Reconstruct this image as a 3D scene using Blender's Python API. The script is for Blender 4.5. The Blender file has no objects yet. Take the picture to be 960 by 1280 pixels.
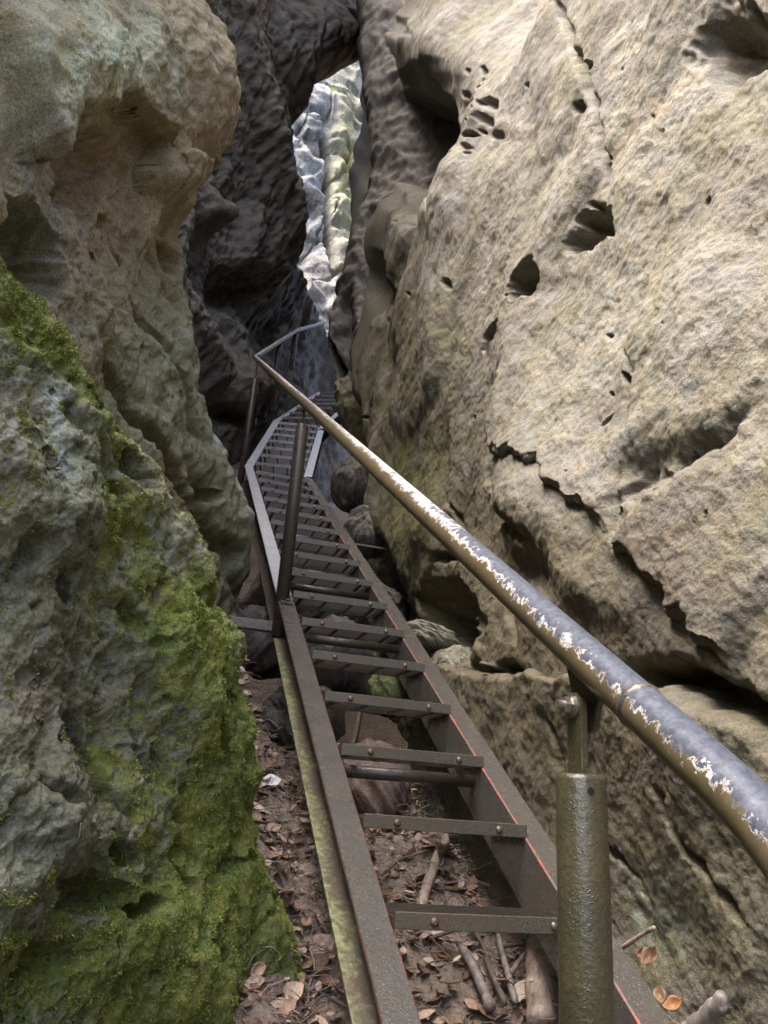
import bpy, bmesh, math, random
import numpy as np
from mathutils import Vector, Matrix
R = math.radians
rng = np.random.RandomState(7)
random.seed(7)
SC = bpy.context.scene
COL = SC.collection

# ------------------------------------------------------------------ camera, sky, sun, exposure
F_PX, PITCH, ROLL = 973.4, 0.3672, 0.0699           # focal length in pixels of a 960 x 1280 frame
cp, sp, cr, sr = math.cos(PITCH), math.sin(PITCH), math.cos(ROLL), math.sin(ROLL)
cam_d = bpy.data.cameras.new('camera')
cam = bpy.data.objects.new('camera', cam_d); COL.objects.link(cam); SC.camera = cam
cam_d.sensor_fit = 'VERTICAL'; cam_d.sensor_height = 24.0
cam_d.lens = 24.0 * F_PX / 1280.0
cam_d.clip_start = 0.05; cam_d.clip_end = 500
_fw = Vector((0, cp, sp)); _x0 = Vector((1, 0, 0)); _u0 = Vector((0, -sp, cp))
_xr = _x0 * cr + _u0 * sr; _ur = -_x0 * sr + _u0 * cr
cam.matrix_world = Matrix(((_xr.x, _ur.x, -_fw.x, 0), (_xr.y, _ur.y, -_fw.y, 0), (_xr.z, _ur.z, -_fw.z, 0), (0, 0, 0, 1)))

SUN_EL, SUN_AZ = 62.0, 236.0                       # azimuth measured clockwise from +Y
w = bpy.data.worlds.new('World'); SC.world = w; w.use_nodes = True
nt = w.node_tree
sky = nt.nodes.new('ShaderNodeTexSky'); sky.sky_type = 'NISHITA'; sky.sun_disc = False
sky.sun_elevation = R(SUN_EL); sky.sun_rotation = R(SUN_AZ); sky.air_density = 0.6; sky.dust_density = 5.0; sky.ozone_density = 0.4
bg = nt.nodes['Background']; bg.inputs[1].default_value = 0.15
nt.links.new(sky.outputs[0], bg.inputs[0])
sd = bpy.data.lights.new('sun', 'SUN'); sd.energy = 0.95; sd.angle = R(25); sd.color = (1.0, 0.96, 0.90)
so = bpy.data.objects.new('sun', sd); COL.objects.link(so)
_az, _el = R(SUN_AZ), R(SUN_EL)
_sv = Vector((math.sin(_az) * math.cos(_el), math.cos(_az) * math.cos(_el), math.sin(_el)))
so.rotation_euler = _sv.to_track_quat('Z', 'Y').to_euler()
VS = SC.view_settings
VS.view_transform = 'Standard'; VS.look = 'None'; VS.gamma = 1.0; VS.use_curve_mapping = False
VS.exposure = 2.75
SC.cycles.max_bounces = 8; SC.cycles.diffuse_bounces = 5; SC.cycles.glossy_bounces = 3

# ------------------------------------------------------------------ measuring helpers
def ray(x, y):
    X = (x - 480) / F_PX; U = (640 - y) / F_PX
    x_ = X * cr - U * sr; u = X * sr + U * cr
    return np.array([x_, cp - u * sp, sp + u * cp])
PHI, ALP = -0.2747, 0.5721
HD = np.array([math.sin(PHI), math.cos(PHI), 0.0])  # heading of the lower flight
RD = np.array([math.cos(PHI), -math.sin(PHI), 0.0])  # to its right
UP = np.array([0.0, 0.0, 1.0])
def LW(u, w, z=0.0): return RD * u + HD * w + UP * z
def hit_plane(x, y, p0, n):
    d = ray(x, y); return d * ((p0 @ n) / (d @ n))

# ------------------------------------------------------------------ noise
_ga = np.random.RandomState(3).rand(4096).astype(np.float32) * 2 * np.pi
_gx, _gy = np.cos(_ga), np.sin(_ga)
def p2(x, y, seed=0):
    xf = np.floor(x); yf = np.floor(y)
    xi = xf.astype(np.int64); yi = yf.astype(np.int64)
    fx = (x - xf).astype(np.float32); fy = (y - yf).astype(np.float32)
    u = fx * fx * fx * (fx * (fx * 6 - 15) + 10); v = fy * fy * fy * (fy * (fy * 6 - 15) + 10)
    def g(a, b, dx, dy):
        h = (a * 374761393 + b * 668265263 + seed * 974711 + 12345) & 0x7fffffff
        h = ((h ^ (h >> 13)) * 1274126177) & 0x7fffffff
        h = (h ^ (h >> 16)) & 4095
        return _gx[h] * dx + _gy[h] * dy
    n0 = g(xi, yi, fx, fy); n1 = g(xi + 1, yi, fx - 1, fy)
    n2 = g(xi, yi + 1, fx, fy - 1); n3 = g(xi + 1, yi + 1, fx - 1, fy - 1)
    a = n0 + u * (n1 - n0); b = n2 + u * (n3 - n2)
    return (a + v * (b - a)) * 1.5
def cells(x, y):                                     # noise cells crossed from one grid vertex to the next
    if np.ndim(x) != 2 or min(x.shape) < 3: return None
    d = 0
    for q in (x, y):
        for ax in (0, 1): d = np.maximum(d, np.abs(np.gradient(q, axis=ax)))
    return d
def keep(d, f): return 1.0 if d is None else 1 - sstep(0.22, 0.5, d * f)
def fbm(x, y, octv, seed=0, gain=0.5, lac=2.07):
    r = 0; a = 1.0; f = 1.0; d = cells(x, y)
    for i in range(octv):
        r = r + a * keep(d, f) * p2(x * f + 17.3 * i, y * f - 9.1 * i, seed + i); a *= gain; f *= lac
    return r
def ridge(x, y, octv, seed=0, gain=0.5, lac=2.07):   # sharp crests between hollows, 0..1 each octave
    r = 0; a = 1.0; f = 1.0; d = cells(x, y)
    for i in range(octv):
        k = keep(d, f); r = r + a * (0.7 + k * (0.3 - np.abs(p2(x * f + 5.3 * i, y * f + 3.1 * i, seed + i)))); a *= gain; f *= lac
    return r
def sstep(a, b, x):
    t = np.clip((x - a) / (b - a), 0, 1); return t * t * (3 - 2 * t)

# ------------------------------------------------------------------ object helpers
def link_mesh(name, verts, faces, mats, parent=None, smooth=True, fmat=None):
    me = bpy.data.meshes.new(name)
    me.from_pydata([tuple(map(float, v)) for v in verts], [], faces)
    for m in (mats if isinstance(mats, (list, tuple)) else [mats]): me.materials.append(m)
    if fmat is not None: me.polygons.foreach_set('material_index', fmat)
    me.polygons.foreach_set('use_smooth', [smooth] * len(me.polygons))
    me.update()
    o = bpy.data.objects.new(name, me); COL.objects.link(o)
    if parent: o.parent = parent
    return o
def tag(o, label=None, cat=None, group=None, kind=None):
    for k, v in (('label', label), ('category', cat), ('group', group), ('kind', kind)):
        if v: o[k] = v
    return o
def empty(name, loc=(0, 0, 0)):
    o = bpy.data.objects.new(name, None); COL.objects.link(o); o.location = loc; return o

def grid_mesh(name, V, mats, attrs=None, parent=None, flip=False, cut=None):
    """V: rows x cols x 3 vertex grid."""
    nr, nc = V.shape[:2]
    me = bpy.data.meshes.new(name)
    me.vertices.add(nr * nc)
    me.vertices.foreach_set('co', V.reshape(-1).astype(np.float32))
    idx = np.arange(nr * nc, dtype=np.int32).reshape(nr, nc)
    q = np.stack([idx[:-1, :-1], idx[:-1, 1:], idx[1:, 1:], idx[1:, :-1]], -1).reshape(-1, 4)
    if cut is not None:
        c = cut.reshape(-1); q = q[~c[q].any(1)]
    if flip: q = q[:, ::-1]
    q = np.ascontiguousarray(q)
    me.loops.add(q.size); me.loops.foreach_set('vertex_index', q.reshape(-1))
    me.polygons.add(len(q))
    me.polygons.foreach_set('loop_start', np.arange(0, q.size, 4, dtype=np.int32))
    me.polygons.foreach_set('use_smooth', np.ones(len(q), dtype=bool))
    me.update(calc_edges=True)
    for k, a in (attrs or {}).items():
        if a.ndim == 3:
            at = me.attributes.new(k, 'FLOAT_COLOR', 'POINT')
            c = np.ones((nr * nc, 4), np.float32); c[:, :3] = a.reshape(-1, 3)
            at.data.foreach_set('color', c.reshape(-1))
        else:
            at = me.attributes.new(k, 'FLOAT', 'POINT'); at.data.foreach_set('value', a.reshape(-1).astype(np.float32))
    for m in mats: me.materials.append(m)
    o = bpy.data.objects.new(name, me); COL.objects.link(o)
    if parent: o.parent = parent
    return o
def grid_normals(V):
    a = np.gradient(V, axis=1); b = np.gradient(V, axis=0)
    n = np.cross(a, b); n /= (np.linalg.norm(n, axis=2, keepdims=True) + 1e-12); return n

# ------------------------------------------------------------------ materials
class NB:
    def __init__(s, name):
        s.m = bpy.data.materials.new(name); s.m.use_nodes = True
        s.t = s.m.node_tree; s.b = s.t.nodes['Principled BSDF']; s.o = s.t.nodes['Material Output']
        s.co = s.n('ShaderNodeTexCoord').outputs['Object']
    def n(s, typ, **k):
        x = s.t.nodes.new(typ)
        for a, v in k.items(): setattr(x, a, v)
        return x
    def put(s, sock, v):
        if isinstance(v, bpy.types.NodeSocket): s.t.links.new(v, sock)
        elif isinstance(v, (tuple, list)): sock.default_value = tuple(v) if len(v) != 3 or sock.type != 'RGBA' else (*v, 1)
        elif sock.type == 'RGBA': sock.default_value = (v, v, v, 1)
        elif sock.type == 'VECTOR': sock.default_value = (v, v, v)
        else: sock.default_value = v
    def noise(s, scale, detail=4, rough=0.55, vec=None, dist=0.0):
        x = s.n('ShaderNodeTexNoise'); s.put(x.inputs['Vector'], vec or s.co)
        s.put(x.inputs['Scale'], scale); s.put(x.inputs['Detail'], detail); s.put(x.inputs['Roughness'], rough)
        s.put(x.inputs['Distortion'], dist); return x.outputs[0]
    def voro(s, scale, feat='F1', vec=None, rnd=1.0):
        x = s.n('ShaderNodeTexVoronoi', feature=feat); s.put(x.inputs['Vector'], vec or s.co); s.put(x.inputs['Scale'], scale)
        s.put(x.inputs['Randomness'], rnd); return x.outputs['Distance']
    def maths(s, op, a, b=0.0, clamp=False):
        x = s.n('ShaderNodeMath', operation=op, use_clamp=clamp); s.put(x.inputs[0], a); s.put(x.inputs[1], b); return x.outputs[0]
    def mapr(s, v, a, b, c=0.0, d=1.0, smooth=False):
        x = s.n('ShaderNodeMapRange', clamp=True)
        if smooth: x.interpolation_type = 'SMOOTHSTEP'
        s.put(x.inputs[0], v)
        for i, q in enumerate((a, b, c, d)): s.put(x.inputs[i + 1], q)
        return x.outputs[0]
    def mix(s, f, a, b, mode='MIX'):
        x = s.n('ShaderNodeMix', data_type='RGBA', blend_type=mode); s.put(x.inputs[0], f); s.put(x.inputs[6], a); s.put(x.inputs[7], b)
        return x.outputs[2]
    def attr(s, name, out='Fac'):
        return s.n('ShaderNodeAttribute', attribute_name=name).outputs[out]
    def vmul(s, v, k):
        x = s.n('ShaderNodeVectorMath', operation='MULTIPLY'); s.put(x.inputs[0], v); s.put(x.inputs[1], k); return x.outputs[0]
    def rot(s, v, e):
        x = s.n('ShaderNodeMapping'); s.put(x.inputs[0], v); x.inputs['Rotation'].default_value = e; return x.outputs[0]
    def bump(s, h, strength, dist, nrm=None):
        x = s.n('ShaderNodeBump'); s.put(x.inputs['Height'], h); s.put(x.inputs['Strength'], strength); s.put(x.inputs['Distance'], dist)
        if nrm: s.put(x.inputs['Normal'], nrm)
        return x.outputs[0]
    def done(s, color=None, rough=None, metal=None, normal=None, spec=None, coat=None):
        if color is not None: s.put(s.b.inputs['Base Color'], color)
        if rough is not None: s.put(s.b.inputs['Roughness'], rough)
        if metal is not None: s.put(s.b.inputs['Metallic'], metal)
        if normal is not None: s.put(s.b.inputs['Normal'], normal)
        if spec is not None: s.put(s.b.inputs['Specular IOR Level'], spec)
        if coat is not None: s.put(s.b.inputs['Coat Weight'], coat)
        return s.m

def rock_material(name, grain=1.0, aniso=1.0, gscale=1.0):
    m = NB(name)
    base = m.attr('alb', 'Color'); moss = m.attr('moss'); wetn = m.attr('wet')
    st = m.vmul(m.rot(m.co, (0.5, 0.3, 0.2)), (1.0, 1.0, aniso)); bd = 1 / gscale
    f1 = m.mapr(m.noise(160 * gscale, 3, 0.65), 0.3, 0.7, 1 - 0.42 * grain, 1 + 0.42 * grain)
    f2 = m.mapr(m.noise(26 * gscale, 6, 0.65, st), 0.3, 0.7, 0.80, 1.20)
    f3 = m.mapr(m.noise(5, 4, 0.55), 0.3, 0.7, 0.82, 1.18)
    f = m.maths('MULTIPLY', m.maths('MULTIPLY', f1, f2), f3)
    c = m.mix(1.0, base, f, 'MULTIPLY')
    # hue drift: ochre against grey
    hue = m.mix(m.mapr(m.noise(11, 4, 0.6), 0.38, 0.62), (1.10, 1.0, 0.80), (0.94, 1.0, 1.10))
    c = m.mix(0.55, c, hue, 'MULTIPLY')
    # dark lichen specks
    sp_ = m.mapr(m.noise(75 * gscale, 2, 0.5), 0.62, 0.70)
    c = m.mix(m.maths('MULTIPLY', sp_, 0.45), c, (0.05, 0.045, 0.035))
    # moss
    mn = m.noise(120, 4, 0.7)
    mcol = m.mix(m.mapr(mn, 0.32, 0.68), (0.020, 0.034, 0.006), (0.20, 0.26, 0.045))
    mcol = m.mix(m.mapr(m.noise(9, 3, 0.6), 0.4, 0.65, 0.0, 0.6), mcol, (0.21, 0.21, 0.03))
    ms = m.maths('ADD', moss, m.maths('ADD', m.mapr(m.noise(55, 5, 0.7), 0.25, 0.75, -0.45, 0.45), m.mapr(m.noise(13, 4, 0.65), 0.3, 0.7, -0.25, 0.2)))
    ms = m.mapr(ms, 0.38, 0.66, smooth=True)
    c = m.mix(m.maths('MULTIPLY', ms, 0.92), c, mcol)
    h1 = m.noise(95 * gscale, 5, 0.7); h2 = m.noise(330 * gscale, 3, 0.7)
    h3 = m.noise(38 * gscale, 4, 0.65, st)
    nb = m.bump(h3, 0.6, 0.012 * bd)
    nb = m.bump(h1, 0.75, 0.006 * bd, nb)
    nb = m.bump(h2, 0.8, 0.0028 * bd, nb)
    nb = m.bump(mn, m.maths('MULTIPLY', ms, 0.9), 0.008, nb)
    rr = m.mapr(m.noise(30, 4, 0.6), 0.3, 0.7, 0.62, 0.95)
    rr = m.mix(wetn, rr, 0.33)
    return m.done(c, rr, 0.0, nb, m.mapr(wetn, 0, 1, 0.25, 0.6))

M_ROCK = rock_material('weathered_sandstone', 0.75)
M_ROCKL = rock_material('lichen_rock', 1.1, 0.9, 0.9)
M_ROCKF = rock_material('dark_fluted_rock', 1.0, 0.4, 0.28)
M_ROCKD = rock_material('distant_rock', 1.0, 0.7, 0.11)

# ------------------------------------------------------------------ rock faces
class Patch:
    """A rock face built over a leaning base plane; everything on it is real relief along the plane's normal."""
    def __init__(s, u, w, psi, tau, side, th, ph):
        ps, ta = R(psi), R(tau)
        s.t = HD * math.cos(ps) + RD * math.sin(ps)
        nh = (-RD * math.cos(ps) + HD * math.sin(ps)) * side     # side +1: right wall, -1: left wall
        s.b = UP * math.cos(ta) + nh * math.sin(ta); s.n = nh * math.cos(ta) - UP * math.sin(ta)
        s.P0 = LW(u, w)
        c = -s.P0; s.s0, s.q0, s.D0 = c @ s.t, c @ s.b, c @ s.n
        s.th, s.ph = s.spread(th), s.spread(ph)
        s.scol = s.s0 + s.D0 * np.tan(np.radians(s.th)); s.dist = np.hypot(s.scol - s.s0, s.D0)
        s.tp = np.tan(np.radians(s.ph))
        s.S = np.broadcast_to(s.scol[None, :], (len(s.ph), len(s.th))).astype(np.float64).copy()
        s.Q = s.q0 + s.dist[None, :] * s.tp[:, None]
        s.H = np.zeros_like(s.S); s.shape = s.S.shape; s.cut = np.zeros(s.shape, bool)
        s.moss = np.zeros_like(s.S, np.float32); s.wet = np.zeros_like(s.S, np.float32)
    @staticmethod
    def spread(segs):
        out = []
        for a, b, st in segs: out.append(np.arange(a, b, st))
        out.append(np.array([segs[-1][1]])); return np.concatenate(out)
    def pix(s, x, y):
        d = ray(x, y); k = -(d @ s.n)
        assert k > 1e-3, ('pixel misses plane', x, y)
        p = d * (s.D0 / k) - s.P0
        return np.array([p @ s.t, p @ s.b])
    def pts(s, L): return np.array([s.pix(*p) for p in L])
    def window(s, lo, hi):
        j0, j1 = np.searchsorted(s.scol, [lo[0], hi[0]])
        if j1 <= j0: return None
        dm = s.dist[j0:j1]
        lo_t = min((lo[1] - s.q0) / dm.min(), (lo[1] - s.q0) / dm.max()); hi_t = max((hi[1] - s.q0) / dm.min(), (hi[1] - s.q0) / dm.max())
        i0, i1 = np.searchsorted(s.tp, [lo_t, hi_t])
        if i1 <= i0: return None
        return np.s_[i0:i1, j0:j1]
    def ell(s, x, y, rx, ry, ang=0):
        """window and normalised radius of an ellipse given where it shows in the photograph"""
        c = s.pix(x, y); e = 4.0
        J = np.stack([(s.pix(x + e, y) - c) / e, (s.pix(x, y + e) - c) / e], 1)
        Ji = np.linalg.inv(J)
        ext = np.abs(J) @ np.array([max(rx, ry), max(rx, ry)]) * 3.2
        W = s.window(c - ext, c + ext)
        if W is None: return None, None, None
        ds, dq = s.S[W] - c[0], s.Q[W] - c[1]
        px, py = Ji[0, 0] * ds + Ji[0, 1] * dq, Ji[1, 0] * ds + Ji[1, 1] * dq
        ca, sa = math.cos(R(ang)), math.sin(R(ang))
        a = (px * ca + py * sa) / rx; b = (-px * sa + py * ca) / ry
        return W, a, b
    def gauss(s, x, y, rx, ry, ang, amp):
        W, a, b = s.ell(x, y, rx, ry, ang)
        if W: s.H[W] += amp * np.exp(-(a * a + b * b))
    def mask(s, x, y, rx, ry, ang=0):
        M = np.zeros(s.shape, np.float32); W, a, b = s.ell(x, y, rx, ry, ang)
        if W: M[W] = np.exp(-(a * a + b * b))
        return M
    def hole(s, x, y, rx, ry, ang, depth, sharp=0.35):
        W, a, b = s.ell(x, y, rx, ry, ang)
        if W:
            wob = fbm(a * 1.3 + x, b * 1.3 + y, 3, 5) * 0.22
            r = np.hypot(a, b) + wob
            s.H[W] -= depth * (1 - sstep(1 - sharp, 1 + sharp * 0.25, r))
    def line_d(s, P, pad, whole=False):
        """distance to a polyline (m), signed by side, within pad of it"""
        P = np.asarray(P)
        W = np.s_[:, :] if whole else s.window(P.min(0) - pad, P.max(0) + pad)
        if W is None: return None, None, None
        S_, Q_ = s.S[W], s.Q[W]
        best = np.full(S_.shape, 1e9); sg = np.zeros(S_.shape); al = np.zeros(S_.shape); L = 0
        for p, q in zip(P[:-1], P[1:]):
            d = q - p; l = np.hypot(*d)
            t = np.clip(((S_ - p[0]) * d[0] + (Q_ - p[1]) * d[1]) / (l * l), 0, 1)
            dx, dy = S_ - p[0] - t * d[0], Q_ - p[1] - t * d[1]
            dd = np.hypot(dx, dy); m = dd < best
            best[m] = dd[m]; sg[m] = np.sign(d[0] * dy - d[1] * dx)[m]; al[m] = (L + t * l)[m]; L += l
        return W, best * np.where(sg == 0, 1, sg), al / L
    def crack(s, pix, width, depth, wob=0.02):
        P = s.pts(pix); W, d, al = s.line_d(P, width * 4 + wob * 3)
        if W is None: return
        d = d + wob * fbm(s.S[W] * 6, s.Q[W] * 6, 4, 31)
        taper = np.clip(np.minimum(al, 1 - al) * 8, 0, 1)
        s.H[W] -= depth * np.exp(-(d / width) ** 2) * (0.25 + 0.75 * taper)
    def step(s, pix, high, fall, wob=0.03, side=1, sharp=0.012, under=0.0):
        """one side of a line stands proud by high, fading over fall metres"""
        P = s.pts(pix); W, d, al = s.line_d(P, fall * 2.5)
        if W is None: return
        d = side * d + wob * fbm(s.S[W] * 5, s.Q[W] * 5, 3, 77)
        taper = sstep(0, 0.12, np.minimum(al, 1 - al))
        up = np.where(d > 0, np.exp(-(np.maximum(d, 0) / fall) ** 2), 0) * sstep(-sharp, sharp, d)
        lo = np.exp(-np.maximum(-d, 0) / (sharp * 2.5)) * (d < sharp)
        s.H[W] += taper * (high * up - under * lo)
    def rim(s, pix, rad, side=1, steep=5.0, wob=0.05, wf=2.5, sm=0.0):
        """beyond a line the rock turns away: gives the face a rounded free edge"""
        P = s.pts(pix); W, d, al = s.line_d(P, 0, True)
        d = side * d + wob * fbm(s.S * wf, s.Q * wf, 5, 41)
        k = np.clip(1 - d / rad, 0, 1)
        s.H += rad * (np.sqrt(np.maximum(1 - k * k, 0)) - 1) - steep * np.maximum(-d, 0)
        s.H = np.maximum(s.H, -4.0)
        return d
    def verts(s):
        return s.P0 + s.S[..., None] * s.t + s.Q[..., None] * s.b + s.H[..., None] * s.n
    def detail(s, amp, seed=0, lim=0.5):
        """second relief along the true normals, so steep flanks are rough too"""
        V = s.verts(); N = grid_normals(V)
        if (N @ s.n).mean() < 0: N = -N
        dn = V @ s.n; A = V @ s.t + 0.6 * dn; B = V @ s.b - 0.5 * dn
        C = 0.7 * (A + B) + 0.3 * dn; A2_ = 0.7 * (A - B)
        h = 0.020 * fbm(A * 7, B * 7, 3, 201 + seed) + 0.012 * (ridge(A2_ * 10, C * 8, 3, 211 + seed) - 1.4)
        h += 0.006 * fbm(C * 40, A2_ * 40, 4, 221 + seed, 0.6)
        return V + N * (h * amp)[..., None]
    def build(s, name, mat, alb, amp=1.0, seed=0):
        V = s.detail(amp, seed)
        ok = (np.cross(s.t, s.b) @ s.n) > 0
        o = grid_mesh(name, V, [mat], {'alb': np.clip(alb, 0.01, 0.8).astype(np.float32), 'moss': s.moss, 'wet': np.clip(s.wet, 0, 1)}, flip=not ok, cut=s.cut | (s.H <= -3.95))
        o['kind'] = 'structure'; return o

def blend(A, col, m): return A + (np.asarray(col, np.float32) - A) * np.clip(m, 0, 1)[..., None]
def flat(shape, col): return np.broadcast_to(np.asarray(col, np.float32), shape + (3,)).copy()

RES = 0.078
# ---- right cliff
def right_cliff():
    p = Patch(1.29, 1.9, 0, -3, 1, [(-75, 24, 1.5), (24, 40, 0.3), (40, 66, RES * 0.8), (66, 78.5, 0.036), (78.5, 83, 0.3)],
              [(-62, -24, 0.7), (-24, 60, RES), (60, 64, 0.4)])
    S, Q = p.S, p.Q
    wx = 0.25 * fbm(S * 0.7, Q * 0.7, 3, 1); wy = 0.25 * fbm(S * 0.7 + 9, Q * 0.7, 3, 2)
    calm = 0.3 + 0.7 * sstep(-0.1, 0.4, Q)
    p.H += (0.06 + 0.06 * calm) * fbm(S * 0.75 + wx, Q * 0.55 + wy, 2, 3)
    # diagonal ribs rising to the right of the picture (towards the camera)
    a = (-S * 0.55 + Q * 0.83); b = (S * 0.83 + Q * 0.55)
    p.H += 0.022 * calm * fbm(b * 1.6 + wx * 2, a * 1.1, 3, 8)
    p.H += 0.035 * (ridge(b * 1.6 + wx, a * 1.0 + wy, 4, 12, 0.5) - 1.5) * sstep(-0.3, 0.8, fbm(S * 0.8, Q * 0.8, 2, 14) - 0.1 + 0.5 * sstep(1.6, 0.4, Q)) * (0.2 + 0.8 * sstep(0.0, 0.35, Q))
    p.H += 0.005 * calm * fbm(S * 7, Q * 7, 3, 18)
    # left free edge
    p.rim([(470, 1100), (510, 850), (492, 757), (478, 722), (468, 687), (452, 650), (449, 600), (447, 520), (434, 470), (424, 400), (424, 345),
           (432, 280), (436, 220), (426, 140), (436, 66), (466, 0), (500, -120)], 0.24, side=1, steep=4.0, wob=0.04)
    # great overhung hollow at upper left and the brow above it
    p.hole(478, 168, 70, 80, 4, 0.14, 0.4); p.hole(510, 176, 42, 74, 8, 0.85, 0.4)
    p.gauss(505, 52, 55, 34, 10, 0.22)
    p.hole(546, 195, 10, 60, -14, 0.12, 0.9)
    p.gauss(575, 235, 40, 110, 25, 0.14)
    p.hole(470, 360, 20, 44, -6, 0.16, 0.9)
    p.gauss(470, 290, 30, 40, 0, 0.05)
    p.gauss(510, 400, 40, 90, 20, 0.13)
    # pockets
    p.hole(735, 283, 33, 17, -52, 0.34, 0.3); p.hole(718, 300, 18, 12, -40, 0.10, 0.6)
    p.hole(659, 352, 27, 13, -62, 0.30, 0.25); p.hole(620, 421, 22, 8, -58, 0.20, 0.3)
    p.hole(760, 288, 8, 5, -70, 0.05, 0.5); p.hole(775, 530, 12, 4, -35, 0.04, 0.5); p.hole(797, 478, 12, 4, 60, 0.05, 0.4)
    p.hole(893, 50, 40, 58, 25, 0.20, 0.7); p.hole(903, 40, 7, 55, 14, 0.18, 0.6)
    p.hole(510, 275, 10, 7, -60, 0.10, 0.5); p.hole(738, 83, 8, 6, 0, 0.04, 0.5); p.hole(726, 135, 9, 7, -50, 0.05, 0.6)
    p.hole(507, 38, 20, 13, 30, 0.08, 0.7)
    for k in range(60):                                   # small weather pits in two bands
        if k < 34: x, y = 604 + rng.randn() * 12, 150 + rng.randn() * 34
        else: x, y = 440 + rng.rand() * 500, 40 + rng.rand() * 640
        r = 1.3 + rng.rand() ** 3 * 5
        if x > 455: p.hole(x, y, r * 1.5, r, rng.rand() * 180, 0.012 + 0.006 * r, 0.5)
    # slab edges
    p.step([(606, 545), (640, 566), (690, 580), (740, 625), (790, 668), (806, 682)], 0.040, 0.35, 0.035, side=-1, sharp=0.022, under=0.012)
    p.step([(806, 682), (835, 715), (870, 745), (905, 790), (960, 850)], 0.035, 0.25, 0.05, side=-1, sharp=0.025, under=0.012)
    p.crack([(785, 440), (800, 470), (806, 540), (804, 620), (806, 690)], 0.012, 0.03, 0.015)
    p.crack([(690, 0), (720, 60), (745, 130), (752, 200), (752, 250)], 0.02, 0.05, 0.02)
    p.crack([(960, 520), (900, 570), (870, 600), (800, 640)], 0.025, 0.035, 0.05)
    p.crack([(625, 550), (618, 590), (640, 650), (700, 690)], 0.03, 0.05, 0.04)
    p.gauss(690, 640, 80, 50, 25, 0.07); p.gauss(845, 590, 60, 20, -25, -0.05)
    p.gauss(690, 720, 40, 24, 20, -0.07); p.gauss(760, 740, 60, 30, 30, 0.06)
    # bedding gap above the lower slab
    p.step([(500, 832), (560, 832), (640, 838), (700, 850), (760, 852), (830, 850), (880, 856), (930, 880), (1010, 930), (1100, 990)], 0.05, 0.5, 0.035, side=1, under=0.0)
    p.crack([(590, 836), (650, 842), (665, 846)], 0.02, 0.10, 0.02)
    p.crack([(800, 852), (850, 850), (900, 858), (960, 890), (1060, 960)], 0.028, 0.16, 0.025)
    # undercut niche by the stairs
    p.hole(552, 775, 44, 58, -28, 0.28, 0.8)
    p.gauss(540, 660, 34, 70, 15, 0.08)
    p.crack([(520, 748), (540, 700), (585, 690), (640, 740), (655, 800)], 0.025, 0.06, 0.03)
    p.crack([(700, 900), (720, 1000), (790, 1110)], 0.02, 0.03, 0.05); p.crack([(850, 990), (880, 1060), (930, 1140)], 0.015, 0.03, 0.04)
    p.crack([(560, 620), (575, 680), (570, 720)], 0.015, 0.03, 0.03)
    # lower slab keeps flatter, back a little; top of the near cliff leans off
    p.H -= 0.30 * np.maximum(Q - 4.2, 0) * sstep(5, 3, S + 2)
    # albedo
    n1 = fbm(S * 1.2, Q * 1.2, 4, 51); n2 = fbm(S * 3.1 + 4, Q * 2.2, 4, 57); n3 = fbm(b * 3.2 + wx, a * 2.0 + wy, 4, 61)
    A = flat(p.shape, (0.32, 0.288, 0.232))
    A = blend(A, (0.44, 0.415, 0.365), sstep(-0.3, 0.7, n1 + 0.6 * n3) * 0.8)
    A = blend(A, (0.37, 0.36, 0.24), sstep(0.0, 0.8, n2) * 0.6)
    A = blend(A, (0.36, 0.325, 0.32), sstep(0.0, 0.9, -n2) * 0.5)
    pale = p.mask(720, 520, 110, 150, 10) + p.mask(800, 180, 90, 260, 25) + 0.7 * p.mask(640, 250, 80, 90, 30)
    A = blend(A, (0.52, 0.495, 0.425), pale * (0.55 + 0.4 * n3))
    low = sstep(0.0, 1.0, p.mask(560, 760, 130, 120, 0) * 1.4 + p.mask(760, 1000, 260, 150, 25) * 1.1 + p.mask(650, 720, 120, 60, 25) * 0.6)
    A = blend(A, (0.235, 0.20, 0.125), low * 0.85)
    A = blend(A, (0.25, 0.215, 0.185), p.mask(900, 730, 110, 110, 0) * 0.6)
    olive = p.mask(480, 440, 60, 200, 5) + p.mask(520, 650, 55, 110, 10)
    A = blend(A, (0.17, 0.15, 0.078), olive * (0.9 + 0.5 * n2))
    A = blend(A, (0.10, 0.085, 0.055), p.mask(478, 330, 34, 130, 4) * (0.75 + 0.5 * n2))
    A = blend(A, (0.50, 0.58, 0.50), np.clip((p.mask(805, 1130, 34, 60, -10) + 0.6 * p.mask(850, 1160, 24, 60, 0)) * (0.5 + 0.9 * fbm(S * 30, Q * 30, 3, 71)), 0, 1) * 0.75)
    A = blend(A, (0.30, 0.34, 0.13), (p.mask(830, 1200, 90, 110, 20) + p.mask(510, 620, 30, 80, 10)) * (0.3 + 0.5 * n2))
    A = blend(A, (0.42, 0.25, 0.12), p.mask(790, 160, 10, 45, 40) * sstep(-0.1, 0.5, n3) * 0.7)
    p.wet = (p.mask(810, 1130, 60, 90, 0) * 0.8 + 0.25 * low).astype(np.float32)
    p.moss = (0.18 * sstep(0, 1, olive) * (0.6 + n2)).astype(np.float32)
    return p.build('cliff_right', M_ROCK, A * np.array([0.425, 0.42, 0.40], np.float32), 0.45, 0)

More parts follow.
